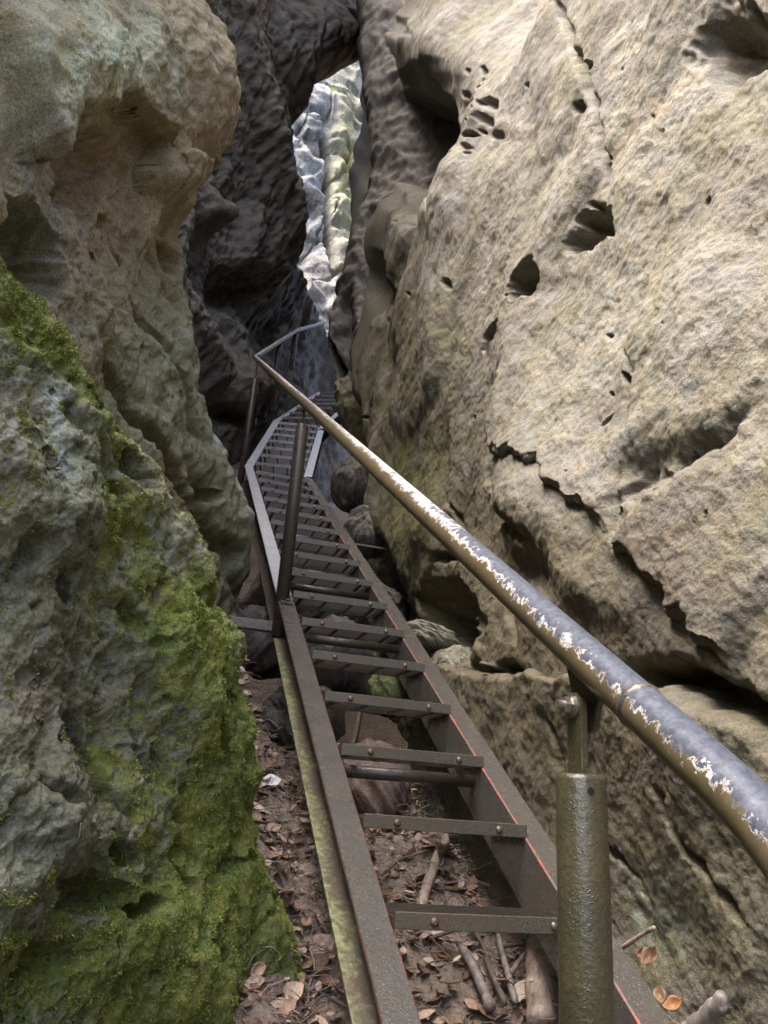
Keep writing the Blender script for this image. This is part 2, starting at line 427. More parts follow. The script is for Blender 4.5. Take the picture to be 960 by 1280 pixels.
# ---- mossy buttress at left front
def left_buttress():
    p = Patch(0.38, 2.30, 38, -6, -1, [(-70, 0, 1.5), (0, 34, 0.4), (34, 66, RES * 0.8), (66, 74, 0.3)],
              [(-58, -32, 0.6), (-32, 46, RES), (46, 62, 0.5)])
    S, Q = p.S, p.Q
    wx = 0.2 * fbm(S * 1.2, Q * 1.2, 3, 101)
    p.H += 0.09 * fbm(S * 1.3 + wx, Q * 0.9, 2, 102)
    p.H += 0.030 * (ridge(S * 2.6 + wx, Q * 1.3 + wx, 3, 105, 0.5) - 1.4) * -1
    p.H += 0.020 * fbm(S * 6, Q * 4, 4, 109, 0.5)
    p.H -= 0.020 * sstep(0.25, 0.8, fbm(S * 9, Q * 7, 3, 113))
    edge = [(-260, 0), (-120, 140), (-40, 240), (0, 290), (45, 340), (80, 395), (112, 450), (145, 495), (182, 530), (210, 580), (236, 635), (262, 695),
            (286, 745), (310, 800), (320, 850), (326, 900), (331, 960), (344, 1030), (364, 1120), (386, 1200), (412, 1285), (450, 1400), (510, 1600)]
    d = p.rim(edge, 0.14, side=-1, steep=4.0, wob=0.025, wf=4)
    # ledges, gouges and hollows
    p.crack([(105, 495), (135, 535), (165, 575)], 0.012, 0.05, 0.004)
    p.crack([(60, 505), (80, 560)], 0.02, 0.03, 0.01)
    p.hole(167, 590, 34, 15, 62, 0.10, 0.5); p.hole(138, 620, 22, 12, 60, 0.07, 0.7); p.hole(118, 585, 40, 12, 70, 0.04, 0.8)
    p.hole(150, 660, 40, 10, 75, 0.05, 0.8); p.hole(95, 895, 36, 11, 78, 0.08, 0.6); p.hole(165, 770, 30, 9, 70, 0.05, 0.7)
    p.hole(150, 1068, 26, 16, 30, 0.10, 0.6); p.hole(178, 1135, 26, 14, -25, 0.10, 0.6); p.hole(110, 1120, 60, 26, 10, 0.10, 0.8)
    p.hole(66, 1200, 50, 24, -30, 0.08, 0.8); p.hole(228, 1060, 12, 14, 0, 0.05, 0.6); p.hole(290, 1080, 14, 20, 0, 0.06, 0.6)
    p.hole(262, 930, 40, 7, 72, 0.05, 0.7); p.hole(205, 960, 30, 7, 80, 0.04, 0.7); p.hole(285, 880, 34, 6, 70, 0.04, 0.7)
    p.hole(62, 740, 20, 10, 70, 0.05, 0.7); p.hole(20, 690, 14, 24, 0, 0.04, 0.8); p.hole(40, 1000, 40, 12, 40, 0.04, 0.9)
    p.gauss(60, 640, 90, 110, 10, 0.06); p.gauss(230, 860, 40, 100, -20, 0.05); p.gauss(70, 1030, 60, 70, 0, 0.09)
    p.gauss(240, 1190, 60, 90, 0, 0.06); p.gauss(390, 1190, 70, 120, -8, 0.06); p.gauss(215, 640, 22, 70, -25, 0.03)
    p.crack([(100, 790), (98, 880), (118, 960), (150, 1030)], 0.02, 0.05, 0.02); p.crack([(300, 930), (290, 1040), (300, 1180)], 0.016, 0.04, 0.02)
    for k in range(240):
        x, y = rng.rand() * 340, 380 + rng.rand() * 900; r = 2 + rng.rand() ** 2 * 8
        try: p.hole(x, y, r, r * (0.5 + 0.5 * rng.rand()), 40 + rng.rand() * 80, 0.004 + 0.0018 * r, 0.8)
        except AssertionError: pass
    n1 = fbm(S * 3, Q * 2, 4, 121); n2 = fbm(S * 8, Q * 6, 3, 125)
    A = flat(p.shape, (0.120, 0.128, 0.085))
    A = blend(A, (0.205, 0.205, 0.170), sstep(-0.1, 0.8, n1 + 0.4 * n2) * 0.8)
    A = blend(A, (0.075, 0.072, 0.055), sstep(0.1, 0.8, -n1) * 0.5)
    A = blend(A, (0.27, 0.25, 0.16), p.mask(195, 600, 22, 110, -28) * 0.8)
    A = blend(A, (0.28, 0.32, 0.30), (p.mask(44, 530, 9, 60, 0) + p.mask(70, 490, 34, 6, -25)) * 0.8)
    A = blend(A, (0.20, 0.155, 0.12), p.mask(15, 880, 40, 40, 0) * 0.6)
    mo = 1.0 * p.mask(50, 410, 42, 80, -38) + 1.0 * p.mask(120, 520, 20, 60, -35) + 0.62 * p.mask(235, 800, 48, 120, -22) + 0.75 * p.mask(275, 1000, 60, 140, -12)
    mo = mo + 0.62 * p.mask(250, 1200, 110, 110, 0) + 0.5 * p.mask(130, 960, 40, 50, 0) + 0.35 * p.mask(120, 640, 70, 60, 0) + 0.34 * p.mask(60, 1220, 110, 80, 0)
    mo = mo + 0.31 + 0.25 * n1 + 0.45 * p.mask(350, 1080, 40, 160, -10) - 0.3 * p.mask(40, 700, 60, 150, 0) - 0.3 * p.mask(60, 1000, 60, 80, 0) + 0.3 * sstep(0.16, 0.0, d)
    p.moss = np.clip(mo, 0, 1).astype(np.float32)
    p.wet = (0.40 + 0.4 * n2 + 0.3 * p.mask(60, 1050, 160, 200, 0)).astype(np.float32)
    o = p.build('buttress_left', M_ROCKL, A, 0.8, 30)
    moss_tufts(p, 0.8, 30, d)
    return o
def moss_tufts(p, amp, seed, d):
    """short fuzzy shoots standing on the mossy part of the rock"""
    V = p.detail(amp, seed); N = grid_normals(V)
    if (N @ p.n).mean() < 0: N = -N
    patchy = 0.80 * p.moss + 0.75 * fbm(p.S * 26, p.Q * 26, 4, 401, 0.65) + 0.25 * fbm(p.S * 7, p.Q * 7, 3, 405)
    global BUTT_V; BUTT_V = V.reshape(-1, 3)
    wgt = sstep(0.50, 0.95, patchy) * (p.H > -0.5) * (p.dist[None, :] < 3.2) * (p.dist[None, :] > 0.7)
    wgt = wgt.reshape(-1); wgt = wgt / wgt.sum()
    n = 150000; idx = np.random.RandomState(5).choice(len(wgt), n, p=wgt)
    B = V.reshape(-1, 3)[idx] + rng.randn(n, 3) * .0015; NN = N.reshape(-1, 3)[idx]
    dirn = NN + .75 * rng.randn(n, 3) + np.array([0, 0, .25]); dirn /= np.linalg.norm(dirn, axis=1, keepdims=True)
    sd_ = np.cross(dirn, rng.randn(n, 3)); sd_ /= np.linalg.norm(sd_, axis=1, keepdims=True)
    ln = (.002 + .0055 * rng.rand(n, 1) ** 1.5); wd = .0009 + .0008 * rng.rand(n, 1)
    T = np.stack([B - sd_ * wd - NN * .001, B + sd_ * wd - NN * .001, B + dirn * ln], 1).reshape(-1, 3)
    me = bpy.data.meshes.new('moss'); me.vertices.add(3 * n); me.vertices.foreach_set('co', T.reshape(-1).astype(np.float32))
    me.loops.add(3 * n); me.loops.foreach_set('vertex_index', np.arange(3 * n, dtype=np.int32))
    me.polygons.add(n); me.polygons.foreach_set('loop_start', np.arange(0, 3 * n, 3, dtype=np.int32)); me.update(calc_edges=True)
    big = (0.5 + 0.5 * fbm(p.S * 5, p.Q * 5, 3, 411)).reshape(-1)[idx]
    c0 = np.array([.065, .090, .016]); c1 = np.array([.25, .31, .055]); c2 = np.array([.40, .40, .09])
    t = np.clip(rng.rand(n) * .7 + .3 * big, 0, 1)[:, None]; C = c0 + (c1 - c0) * t
    C = np.where((rng.rand(n) < .18 * (big > .45))[:, None], c2, C); C = np.where((rng.rand(n) < .04)[:, None], np.array([.20, .15, .07]), C)
    cc = np.ones((n, 3, 4), np.float32); cc[:, :, :3] = C[:, None, :]
    me.attributes.new('col', 'FLOAT_COLOR', 'POINT').data.foreach_set('color', cc.reshape(-1))
    m = NB('moss_shoots'); me.materials.append(m.done(m.attr('col', 'Color'), .6, 0, None, .25))
    o = bpy.data.objects.new('moss', me); COL.objects.link(o); tag(o, 'bright green moss growing over the left foreground rock', 'moss', kind='stuff')

# ---- ochre cliff behind it
def left_cliff():
    p = Patch(0.30, 4.3, 25, 0, -1, [(-70, 20, 1.5), (20, 46, 0.3), (46, 75.0, RES * 0.8), (75, 79, 0.2)], [(-50, -14, 0.5), (-14, 60, RES), (60, 73, 0.3)])
    S, Q = p.S, p.Q
    wx = 0.3 * fbm(S * 0.9, Q * 0.6, 3, 131)
    p.H += 0.11 * fbm(S * 0.8 + wx, Q * 0.35, 2, 132)
    p.H += 0.040 * (ridge(S * 1.6 + wx, Q * 0.7 + wx, 4, 135, 0.5) - 1.5)
    p.H += 0.02 * fbm(S * 7, Q * 3, 4, 139)
    p.rim([(290, -160), (275, -60), (272, 20), (280, 60), (296, 110), (300, 160), (292, 205), (262, 230), (240, 255), (236, 300), (238, 350), (243, 420), (256, 480), (275, 540), (296, 590),
           (305, 640), (309, 700), (306, 760), (306, 830), (312, 900), (330, 1010), (340, 1100)], 0.26, side=-1, steep=4.0, wob=0.03)
    # alcove under an arched brow
    p.step([(-20, 210), (30, 190), (52, 150), (85, 128), (125, 128), (150, 150), (170, 185), (172, 260)], 0.16, 0.5, 0.05, side=1, sharp=0.05)
    p.hole(108, 215, 50, 62, 0, 0.18, 0.7)
    p.hole(12, 320, 46, 66, -25, 0.32, 0.55); p.hole(130, 277, 8, 10, 0, 0.08, 0.5); p.hole(214, 322, 8, 22, -10, 0.10, 0.6); p.hole(108, 323, 6, 9, 0, 0.04, 0.5)
    p.gauss(232, 90, 50, 110, -12, 0.22); p.gauss(185, 260, 16, 70, 8, 0.10); p.gauss(60, 70, 70, 60, 0, 0.10)
    p.step([(172, 0), (176, 60), (172, 120), (180, 190), (232, 200), (234, 260)], 0.06, 0.2, 0.03, side=-1)
    p.crack([(90, 380), (105, 430), (150, 520), (200, 590), (245, 660), (275, 740)], 0.03, 0.08, 0.03)
    p.crack([(140, 300), (160, 380), (210, 470), (230, 560)], 0.02, 0.04, 0.03); p.crack([(182, 190), (190, 300), (220, 400)], 0.02, 0.03, 0.02)
    p.crack([(220, 580), (240, 640), (262, 690), (290, 760)], 0.03, 0.06, 0.02)
    p.hole(268, 690, 10, 26, -20, 0.08, 0.7); p.hole(245, 620, 14, 9, 0, 0.07, 0.7)
    p.gauss(150, 420, 50, 60, 0, 0.08); p.gauss(270, 640, 24, 70, -12, 0.07)
    n1 = fbm(S * 2, Q * 1.2, 4, 141); n2 = fbm(S * 6, Q * 2, 4, 145)
    A = flat(p.shape, (0.185, 0.152, 0.085))
    A = blend(A, (0.285, 0.232, 0.128), sstep(-0.2, 0.8, n1) * 0.7)
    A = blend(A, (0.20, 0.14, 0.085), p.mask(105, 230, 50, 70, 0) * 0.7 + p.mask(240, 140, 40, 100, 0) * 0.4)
    gp = p.mask(60, 60, 120, 90, 0)
    A = blend(A, (0.36, 0.40, 0.28), gp * (0.65 + 0.5 * n2))
    A = blend(A, (0.17, 0.175, 0.115), sstep(420, 560, 0 * S + 480) * 0 + (p.mask(190, 470, 110, 100, -20) + p.mask(270, 660, 50, 180, -10)) * 0.9)
    A = blend(A, (0.20, 0.21, 0.185), p.mask(30, 260, 50, 130, -15) * 0.8)
    A = blend(A, (0.33, 0.28, 0.19), p.mask(188, 265, 14, 50, 8) * 0.8)
    A = blend(A, (0.30, 0.33, 0.34), np.clip(p.mask(280, 600, 14, 90, -14) * (n2 + 0.2), 0, 1))
    p.moss = np.clip(0.30 * gp + 0.34 * p.mask(170, 470, 60, 70, -20) + 0.25 * p.mask(285, 760, 40, 120, 0) + 0.16 * n1 + 0.02, 0, 1).astype(np.float32)
    p.cut = Q > 4.4 + 2.6 * np.maximum(0, S * 0.906 + 1.9) + 0.4 * n1
    p.wet = (0.30 * p.mask(270, 640, 60, 160, 0) + 0.1).astype(np.float32)
    return p.build('cliff_left', M_ROCKL, A, 0.85, 50)

# ---- dark back wall of the cleft, hanging over the stairs
def back_cliff():
    p = Patch(-0.60, 7.2, 26, 2, -1, [(10, 56, 0.6), (56, 86, 0.05)], [(-40, -22, 0.5), (-22, 58, 0.09), (58, 67, 0.5)])
    S, Q = p.S, p.Q
    wx = 0.5 * fbm(S * 0.5, Q * 0.3, 3, 151)
    p.H += 0.30 * fbm(S * 0.6 + wx, Q * 0.22, 2, 152)
    a = S * 0.85 + Q * 0.35
    p.H += 0.22 * (ridge(a * 0.9 + wx, Q * 0.30 - S * 0.2, 4, 155, 0.52) - 1.5)
    p.H += 0.035 * (ridge(a * 3.0 + wx, Q * 1.0, 3, 159, 0.5) - 1.4)
    p.rim([(450, -200), (442, -60), (439, 0), (437, 35), (420, 88), (396, 110), (391, 128), (382, 160), (373, 194), (360, 226), (364, 270), (367, 306), (372, 318),
           (390, 345), (404, 380), (416, 420), (424, 450), (432, 480), (440, 520)], 0.35, side=-1, steep=3.0, wob=0.05, wf=1.5)
    p.gauss(405, 40, 40, 55, 20, 0.7); p.gauss(350, 30, 20, 100, 0, -0.35); p.gauss(330, 200, 14, 120, -8, 0.35); p.gauss(378, 110, 8, 50, -10, 0.25)
    p.gauss(352, 415, 42, 40, 0, -0.55); p.hole(312, 365, 34, 40, 0, 0.6, 0.8); p.gauss(262, 440, 16, 70, -14, 0.35); p.hole(252, 340, 9, 90, -4, 0.7, 0.8); p.gauss(265, 265, 8, 26, -10, 0.4)
    p.gauss(300, 480, 30, 26, 0, 0.25); p.hole(285, 520, 22, 14, 20, 0.3, 0.8)
    n1 = fbm(S * 1.2, Q * 0.8, 4, 161); n2 = fbm(a * 4, Q * 1.2, 4, 165)
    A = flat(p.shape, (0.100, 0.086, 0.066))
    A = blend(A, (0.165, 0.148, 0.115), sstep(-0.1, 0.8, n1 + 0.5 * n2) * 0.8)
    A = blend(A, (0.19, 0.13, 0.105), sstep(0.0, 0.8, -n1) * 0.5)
    p.wet = (0.25 + 0.3 * n2).astype(np.float32)
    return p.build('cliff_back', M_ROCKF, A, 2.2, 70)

# ---- sunlit rock beyond the cleft
def far_cliff():
    p = Patch(3.6, 20.0, 78, -8, -1, [(-20, 10, 0.6), (10, 36, 0.06), (36, 44, 0.4)], [(0, 20, 0.5), (20, 62, 0.09)])
    S, Q = p.S, p.Q
    wx = 0.6 * fbm(S * 0.4, Q * 0.4, 3, 171)
    p.H += 0.5 * fbm(S * 0.5 + wx, Q * 0.35, 3, 172)
    a = S * 0.6 - Q * 0.8; b = S * 0.8 + Q * 0.6
    p.H += 0.16 * fbm(b * 0.6 + wx, a * 0.6, 6, 175, 0.48) - 0.22 * sstep(0.12, 0.0, np.abs(fbm(S * 0.35 + wx * .6, Q * 0.10, 3, 177))) - 0.15 * sstep(0.10, 0.0, np.abs(fbm(S * 0.12, Q * 0.4 + wx * .5, 3, 178)))
    p.crack([(400, 150), (412, 200), (408, 280), (416, 340)], 0.12, 0.7, 0.1)
    p.step([(378, 168), (392, 172), (408, 166)], 0.5, 1.2, 0.1, side=1, sharp=0.1)
    p.gauss(425, 250, 14, 120, 0, 0.35); p.gauss(382, 420, 22, 50, -20, 0.5); p.gauss(360, 470, 30, 30, 0, 0.5)
    n1 = fbm(S * 0.8, Q * 0.8, 4, 181); n2 = fbm(b * 3, a * 2, 4, 185)
    A = flat(p.shape, (0.23, 0.235, 0.235))
    A = blend(A, (0.35, 0.355, 0.35), sstep(-0.2, 0.7, n2) * 0.7)
    A = blend(A, (0.30, 0.28, 0.13), p.mask(434, 220, 20, 140, 0) * 0.9)
    A = blend(A, (0.24, 0.20, 0.16), p.mask(390, 185, 14, 14, 0) * 0.6 + p.mask(380, 380, 40, 70, 0) * 0.55)
    p.moss = np.clip(0.1 * n1 + 1.0 * p.mask(413, 116, 6, 6, 0) + 0.8 * p.mask(434, 55, 8, 22, 0) + 0.25 * p.mask(428, 320, 10, 80, 0), 0, 1).astype(np.float32)
    p.wet = (0.0 * n1).astype(np.float32)
    return p.build('cliff_far', M_ROCKD, A, 1.6, 90)

# ---- narrow pillar between the stairs and the right cliff
def right_pillar():
    p = Patch(1.75, 7.0, -40, 0, 1, [(-20, 24, 0.5), (24, 47, 0.06), (47, 56, 0.4)], [(-40, -18, 0.5), (-18, 64, 0.12), (64, 76, 0.6)])
    S, Q = p.S, p.Q
    wx = 0.3 * fbm(S * 0.3, Q * 0.5, 3, 191)
    p.H += 0.14 * fbm(S * 0.7 + wx, Q * 0.5, 3, 192) + 0.08 * (ridge(S * 0.9, Q * 1.2 + wx, 4, 195) - 1.5)
    p.rim([(425, 640), (412, 540), (407, 470), (406, 420), (409, 350), (417, 330), (428, 300), (438, 240), (452, 200), (452, 134), (442, 90), (437, 0), (436, -150)], 0.25, side=1, steep=2.0, wob=0.03)
    p.H -= 0.35 * sstep(4.1, 3.3, Q + .2 * fbm(S, Q, 2, 198))
    p.crack([(430, 360), (428, 420), (421, 470)], 0.12, 0.3, 0.03); p.hole(414, 450, 5, 30, -6, 0.3, 0.7)
    n1 = fbm(S * 1.0, Q * 1.2, 4, 197)
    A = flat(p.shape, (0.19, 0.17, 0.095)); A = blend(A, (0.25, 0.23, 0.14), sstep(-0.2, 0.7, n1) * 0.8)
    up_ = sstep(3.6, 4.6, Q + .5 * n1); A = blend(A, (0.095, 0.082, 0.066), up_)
    A = blend(A, (0.070, 0.062, 0.046), sstep(3.7, 2.9, Q + .5 * n1))  # lower face coloured dark to stand for the shaded void
    p.moss = np.clip((0.25 + 0.3 * n1) * (1 - up_) * sstep(2.9, 3.7, Q), 0, 1).astype(np.float32); p.wet = (0.2 + 0 * n1).astype(np.float32)
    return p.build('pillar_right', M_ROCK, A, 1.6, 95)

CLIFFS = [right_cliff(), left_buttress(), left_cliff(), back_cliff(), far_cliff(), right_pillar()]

# ------------------------------------------------------------------ stairway geometry
O_ = np.array([0.0025, 2.3439, -0.0433]); STEP = 0.3848; WID = 0.50; WF = 0.083; CH = 0.17
U0 = O_ @ RD; W0 = O_ @ HD
def axis(az, el): return np.array([math.sin(az) * math.cos(el), math.cos(az) * math.cos(el), math.sin(el)])
def horiz(a): h = a * np.array([1, 1, 0]); return h / np.linalg.norm(h)
def right(a): h = horiz(a); return np.array([h[1], -h[0], 0.0])
A1 = axis(PHI, ALP); A2 = axis(R(-3.35), R(37.4)); A3 = axis(R(8.5), R(38.2))
def nrm(a): return np.cross(right(a), a)
K1 = O_ + A1 * STEP * 15
K2 = K1 + A2 * 2.62
END = K2 + A3 * 2.6
START = O_ - A1 * STEP * 4.2
def project(p):
    d = p[1] * cp + p[2] * sp; u = -p[1] * sp + p[2] * cp
    return 480 + F_PX * (p[0] * cr + u * sr) / d, 640 - F_PX * (-p[0] * sr + u * cr) / d

def metal(name, col, rough, metallic=0.0, rust=0.3, speck=0.3, drops=0.0, rustcol=(0.13, 0.06, 0.03), spec=0.5, moss=0.0):
    m = NB(name)
    n = m.noise(14, 6, 0.65); f = m.noise(140, 4, 0.7)
    c = m.mix(m.mapr(n, 0.42, 0.66, 0, rust * 1.3), col, rustcol)
    c = m.mix(m.mapr(f, 0.35, 0.7, 0, 0.55), c, tuple(x * 0.45 for x in col))
    c = m.mix(m.mapr(m.noise(260, 2, 0.5), 0.62, 0.72, 0, speck), c, (0.42, 0.38, 0.33))
    if moss:
        mm = m.mapr(m.maths('ADD', m.attr('moss'), m.maths('ADD', m.mapr(m.noise(70, 5, 0.75), 0.25, 0.75, -0.5, 0.5), m.mapr(m.noise(6, 4, 0.65), 0.3, 0.7, -0.4, 0.25))), 0.40, 0.85)
        c = m.mix(mm, c, m.mix(m.mapr(m.noise(40, 3, 0.6), 0.35, 0.65), (0.10, 0.105, 0.035), (0.32, 0.33, 0.17)))
    r = m.mapr(n, 0.3, 0.7, rough * 0.8, rough * 1.25)
    nb = m.bump(f, 0.45, 0.002); nb = m.bump(m.noise(35, 5, 0.7), 0.4, 0.004, nb)
    if drops:
        v = m.n('ShaderNodeTexVoronoi', feature='F1'); m.put(v.inputs['Scale'], 260.0); m.put(v.inputs['Vector'], m.co)
        dd = m.mapr(v.outputs['Distance'], 0.0, 0.34, 1.0, 0.0, True)
        keep = m.mapr(m.noise(30, 3, 0.6), 0.52, 0.64)
        nb = m.bump(m.maths('MULTIPLY', dd, keep), drops, 0.004, nb)
        c = m.mix(m.maths('MULTIPLY', m.mapr(v.outputs['Distance'], 0.0, 0.10, 0.30, 0.0), keep), c, (0.6, 0.6, 0.58))
    return m.done(c, r, metallic, nb, spec)
M_BROWN = metal('worn_brown_paint', (0.080, 0.077, 0.068), 0.25, 0.1, 0.36, 0.45, rustcol=(0.105, 0.068, 0.045))
M_BAR = metal('dark_olive_paint', (0.092, 0.090, 0.070), 0.30, 0.1, 0.5, 0.5)
M_GALV = metal('grey_galvanised', (0.50, 0.51, 0.53), 0.36, 0.35, 0.12, 0.5)
M_POST = metal('wet_olive_paint', (0.052, 0.049, 0.027), 0.26, 0.0, 0.35, 0.06, 0.55, (0.095, 0.075, 0.03), 0.6)
M_DARKP = metal('dark_brown_paint', (0.055, 0.048, 0.036), 0.30, 0.0, 0.3, 0.1)
M_MOSSY = metal('mossy_steel', (0.115, 0.095, 0.078), 0.5, 0.0, 0.5, 0.3, moss=1.0)
M_GRATE = metal('rusty_grating', (0.055, 0.047, 0.035), 0.4, 0.1, 0.35, 0.2, rustcol=(0.075, 0.045, 0.028))
M_BOLT = metal('bolt_steel', (0.17, 0.16, 0.14), 0.35, 0.6, 0.5, 0.4)
M_NUT = metal('bright_nut_steel', (0.40, 0.38, 0.34), 0.28, 0.8, 0.2, 0.3)
def red_mat():
    m = NB('red_primer_edge')
    c = m.mix(m.mapr(m.noise(30, 6, 0.75), 0.47, 0.60), (0.11, 0.085, 0.07), (0.40, 0.07, 0.04))
    return m.done(c, 0.5)
M_RED = red_mat()
def rail_mat():
    m = NB('worn_rail_paint')
    top = m.attr('top'); ln = m.attr('along')
    st = m.vmul(m.co, (1, 1, 1))
    n = m.maths('ADD', m.mapr(m.noise(70, 8, 0.72), 0.25, 0.75, -0.32, 0.32), m.mapr(m.noise(11, 4, 0.6), 0.25, 0.75, -0.14, 0.14))
    k = m.maths('ADD', m.maths('ADD', top, n), ln)
    paint = m.mix(m.mapr(m.noise(18, 5, 0.6), 0.35, 0.65), (0.085, 0.067, 0.034), (0.12, 0.094, 0.052))
    steel = m.mix(m.mapr(m.noise(90, 6, 0.75), 0.35, 0.65), (0.028, 0.034, 0.050), (0.095, 0.105, 0.135))
    prim = m.mix(m.mapr(m.noise(150, 3, 0.7), 0.4, 0.6), (0.62, 0.575, 0.545), (0.40, 0.365, 0.34))
    a = m.mapr(k, 0.60, 0.63); pv = m.maths('ADD', m.attr('prim'), m.mapr(m.noise(26, 5, 0.7), 0.3, 0.7, -0.12, 0.10)); b = m.mapr(k, pv, m.maths('ADD', pv, 0.05))
    c = m.mix(a, paint, prim); c = m.mix(b, c, steel)
    rr = m.mix(b, 0.38, m.mapr(m.noise(60, 5, 0.7), 0.3, 0.7, 0.46, 0.68))
    nb = m.bump(k, 0.0, 0.001); nb = m.bump(a, 0.5, 0.0012); nb = m.bump(m.noise(120, 4, 0.6), 0.15, 0.001, nb)
    return m.done(c, rr, m.maths('MULTIPLY', b, 0.12), nb, 0.4)
M_RAIL = rail_mat()

def tube(pts, rad, seg=24, cap=True):
    P = np.asarray(pts, float); n = len(P); rad = np.broadcast_to(rad, (n,))
    T = np.gradient(P, axis=0); T /= np.linalg.norm(T, axis=1, keepdims=True)
    ref = np.array([0, 0, 1.0]) if abs(T[0][2]) < 0.9 else np.array([1.0, 0, 0])
    V, F, U = [], [], []
    for i in range(n):
        x = np.cross(T[i], ref); x /= np.linalg.norm(x); y = np.cross(x, T[i])
        for k in range(seg):
            a = 2 * math.pi * k / seg; d = x * math.cos(a) + y * math.sin(a)
            V.append(P[i] + d * rad[i]); U.append(d)
    for i in range(n - 1):
        for k in range(seg):
            k2 = (k + 1) % seg
            F.append((i * seg + k, i * seg + k2, (i + 1) * seg + k2, (i + 1) * seg + k))
    if cap: F.append(tuple(range(seg - 1, -1, -1))); F.append(tuple(range((n - 1) * seg, n * seg)))
    return V, F, np.array(U)
def box(c, ax, ay, az, sx, sy, sz):
    c = np.asarray(c, float)
    V = [c + ax * (sx * i) + ay * (sy * j) + az * (sz * k) for i in (-.5, .5) for j in (-.5, .5) for k in (-.5, .5)]
    F = [(0, 1, 3, 2), (4, 6, 7, 5), (0, 4, 5, 1), (2, 3, 7, 6), (0, 2, 6, 4), (1, 5, 7, 3)]
    return V, F
def cat(*ms):
    V, F = [], []
    for m in ms:
        o = len(V); V += list(m[0]); F += [tuple(i + o for i in f) for f in m[1]]
    return V, F
def bevel(o, wd, seg=2):
    b = o.modifiers.new('bevel', 'BEVEL'); b.width = wd; b.segments = seg; b.limit_method = 'ANGLE'
    return o
def dome(c, d, r, h):
    d = d / np.linalg.norm(d); ref = UP if abs(d[2]) < 0.9 else np.array([1.0, 0, 0])
    x = np.cross(d, ref); x /= np.linalg.norm(x); y = np.cross(x, d); V, F = [], []
    for i, (rr, hh) in enumerate(((1, 0), (1, .35), (.8, .75), (.4, 1.0))):
        for k in range(10):
            a = k * math.pi / 5; V.append(c + (x * math.cos(a) + y * math.sin(a)) * r * rr + d * h * hh)
    for i in range(3):
        for k in range(10): F.append((i * 10 + k, i * 10 + (k + 1) % 10, i * 10 + 10 + (k + 1) % 10, i * 10 + 10 + k))
    F.append(tuple(range(30, 40))); return V, F
def hexnut(c, d, r, h):
    d = d / np.linalg.norm(d); ref = UP if abs(d[2]) < 0.9 else np.array([1.0, 0, 0])
    x = np.cross(d, ref); x /= np.linalg.norm(x); y = np.cross(x, d)
    V = [c + (x * math.cos(k * math.pi / 3) + y * math.sin(k * math.pi / 3)) * r + d * hh for hh in (0, h) for k in range(6)]
    return V, [(5, 4, 3, 2, 1, 0), (6, 7, 8, 9, 10, 11)] + [(k, (k + 1) % 6, 6 + (k + 1) % 6, 6 + k) for k in range(6)]

STAIR = tag(empty('steel_stairway', (0, 0, 0)), 'steep steel stairway with open grated treads and pipe handrail climbing the rock cleft', 'stairway')

def channel(name, p, a, side, t0, t1, m0, m1, mat, sunk=0.0):
    """channel stringer: web inside, flanges outward. p on the web's top inner edge; m0, m1 mitre planes (point, normal) or None"""
    r = right(a) * side; n = nrm(a); t = 0.009; b = 0.004
    prof = [(0, -b), (b, 0), (WF - .002, 0), (WF, -.002), (WF, -t), (t, -t), (t, -CH + t), (WF, -CH + t), (WF, -CH), (0, -CH)]
    N = 40; V, F, M = [], [], []
    def end(q, tt, mp): return tt if mp is None else ((mp[0] - q) @ mp[1]) / (a @ mp[1])
    lines = []
    for x, y in prof:
        q = p + r * x + n * (y - sunk); lines.append((q, end(q, t0, m0), end(q, t1, m1)))
    k = len(prof)
    for i in range(N + 1):
        for q, a0, a1 in lines:
            jit = 0.0012 * math.sin(i * 2.1 + 3 * q[0]) if 0 < i < N else 0
            V.append(q + a * (a0 + (a1 - a0) * i / N) + n * jit)
    for i in range(N):
        for j in range(k):
            j2 = (j + 1) % k; f = (i * k + j, i * k + j2, (i + 1) * k + j2, (i + 1) * k + j)
            F.append(f if side > 0 else f[::-1]); M.append(1 if j in (0, 3) else (2 if j in (6, 7, 5) else 0))
    F.append(tuple(range(k))); M.append(0); F.append(tuple(range(N * k, N * k + k))); M.append(0)
    o = link_mesh(name, V, F, [mat, M_RED if mat is M_BROWN else mat, M_MOSSY if mat is M_BROWN else M_GRATE], STAIR, False, M)
    at = o.data.attributes.new('moss', 'FLOAT', 'POINT')
    val = []
    for i in range(N + 1):
        for j in range(k): val.append(0.95 if side < 0 and j == 7 else (0.30 if side < 0 and j == 6 else 0.1))
    at.data.foreach_set('value', val)
    return o
bis1 = horiz(A1) + horiz(A2); bis2 = horiz(A2) + horiz(A3)
MP1 = (K1, bis1 / np.linalg.norm(bis1)); MP2 = (K2, bis2 / np.linalg.norm(bis2))
SPL = STEP * 4.9                                    # where the brown lower length meets the bare upper one
sb = link_mesh  # noqa
L1a = channel('stringer', O_, A1, -1, -STEP * 4.2, SPL, None, None, M_BROWN)
L1b = channel('stringer', O_, A1, -1, SPL + .004, 0, None, MP1, M_GALV, 0.002)
L1a['label'] = 'brown painted stringer length with red primer edges and a mossy lower flange'
L1b['label'] = 'bare pale galvanised stringer length'
Rr1 = O_ + RD * WID; Rr2 = K1 + right(A2) * WID - UP * .065; Rr3 = K2 + right(A3) * WID - UP * .12
channel('stringer', Rr1, A1, 1, -STEP * 4.2, 0, None, MP1, M_BROWN)
channel('stringer', K1, A2, -1, 0, 0, MP1, MP2, M_GALV); channel('stringer', Rr2, A2, 1, 0, 0, MP1, MP2, M_GALV)
channel('stringer', K2, A3, -1, 0, 2.6, MP2, None, M_GALV); channel('stringer', Rr3, A3, 1, 0, 2.6, MP2, None, M_GALV)
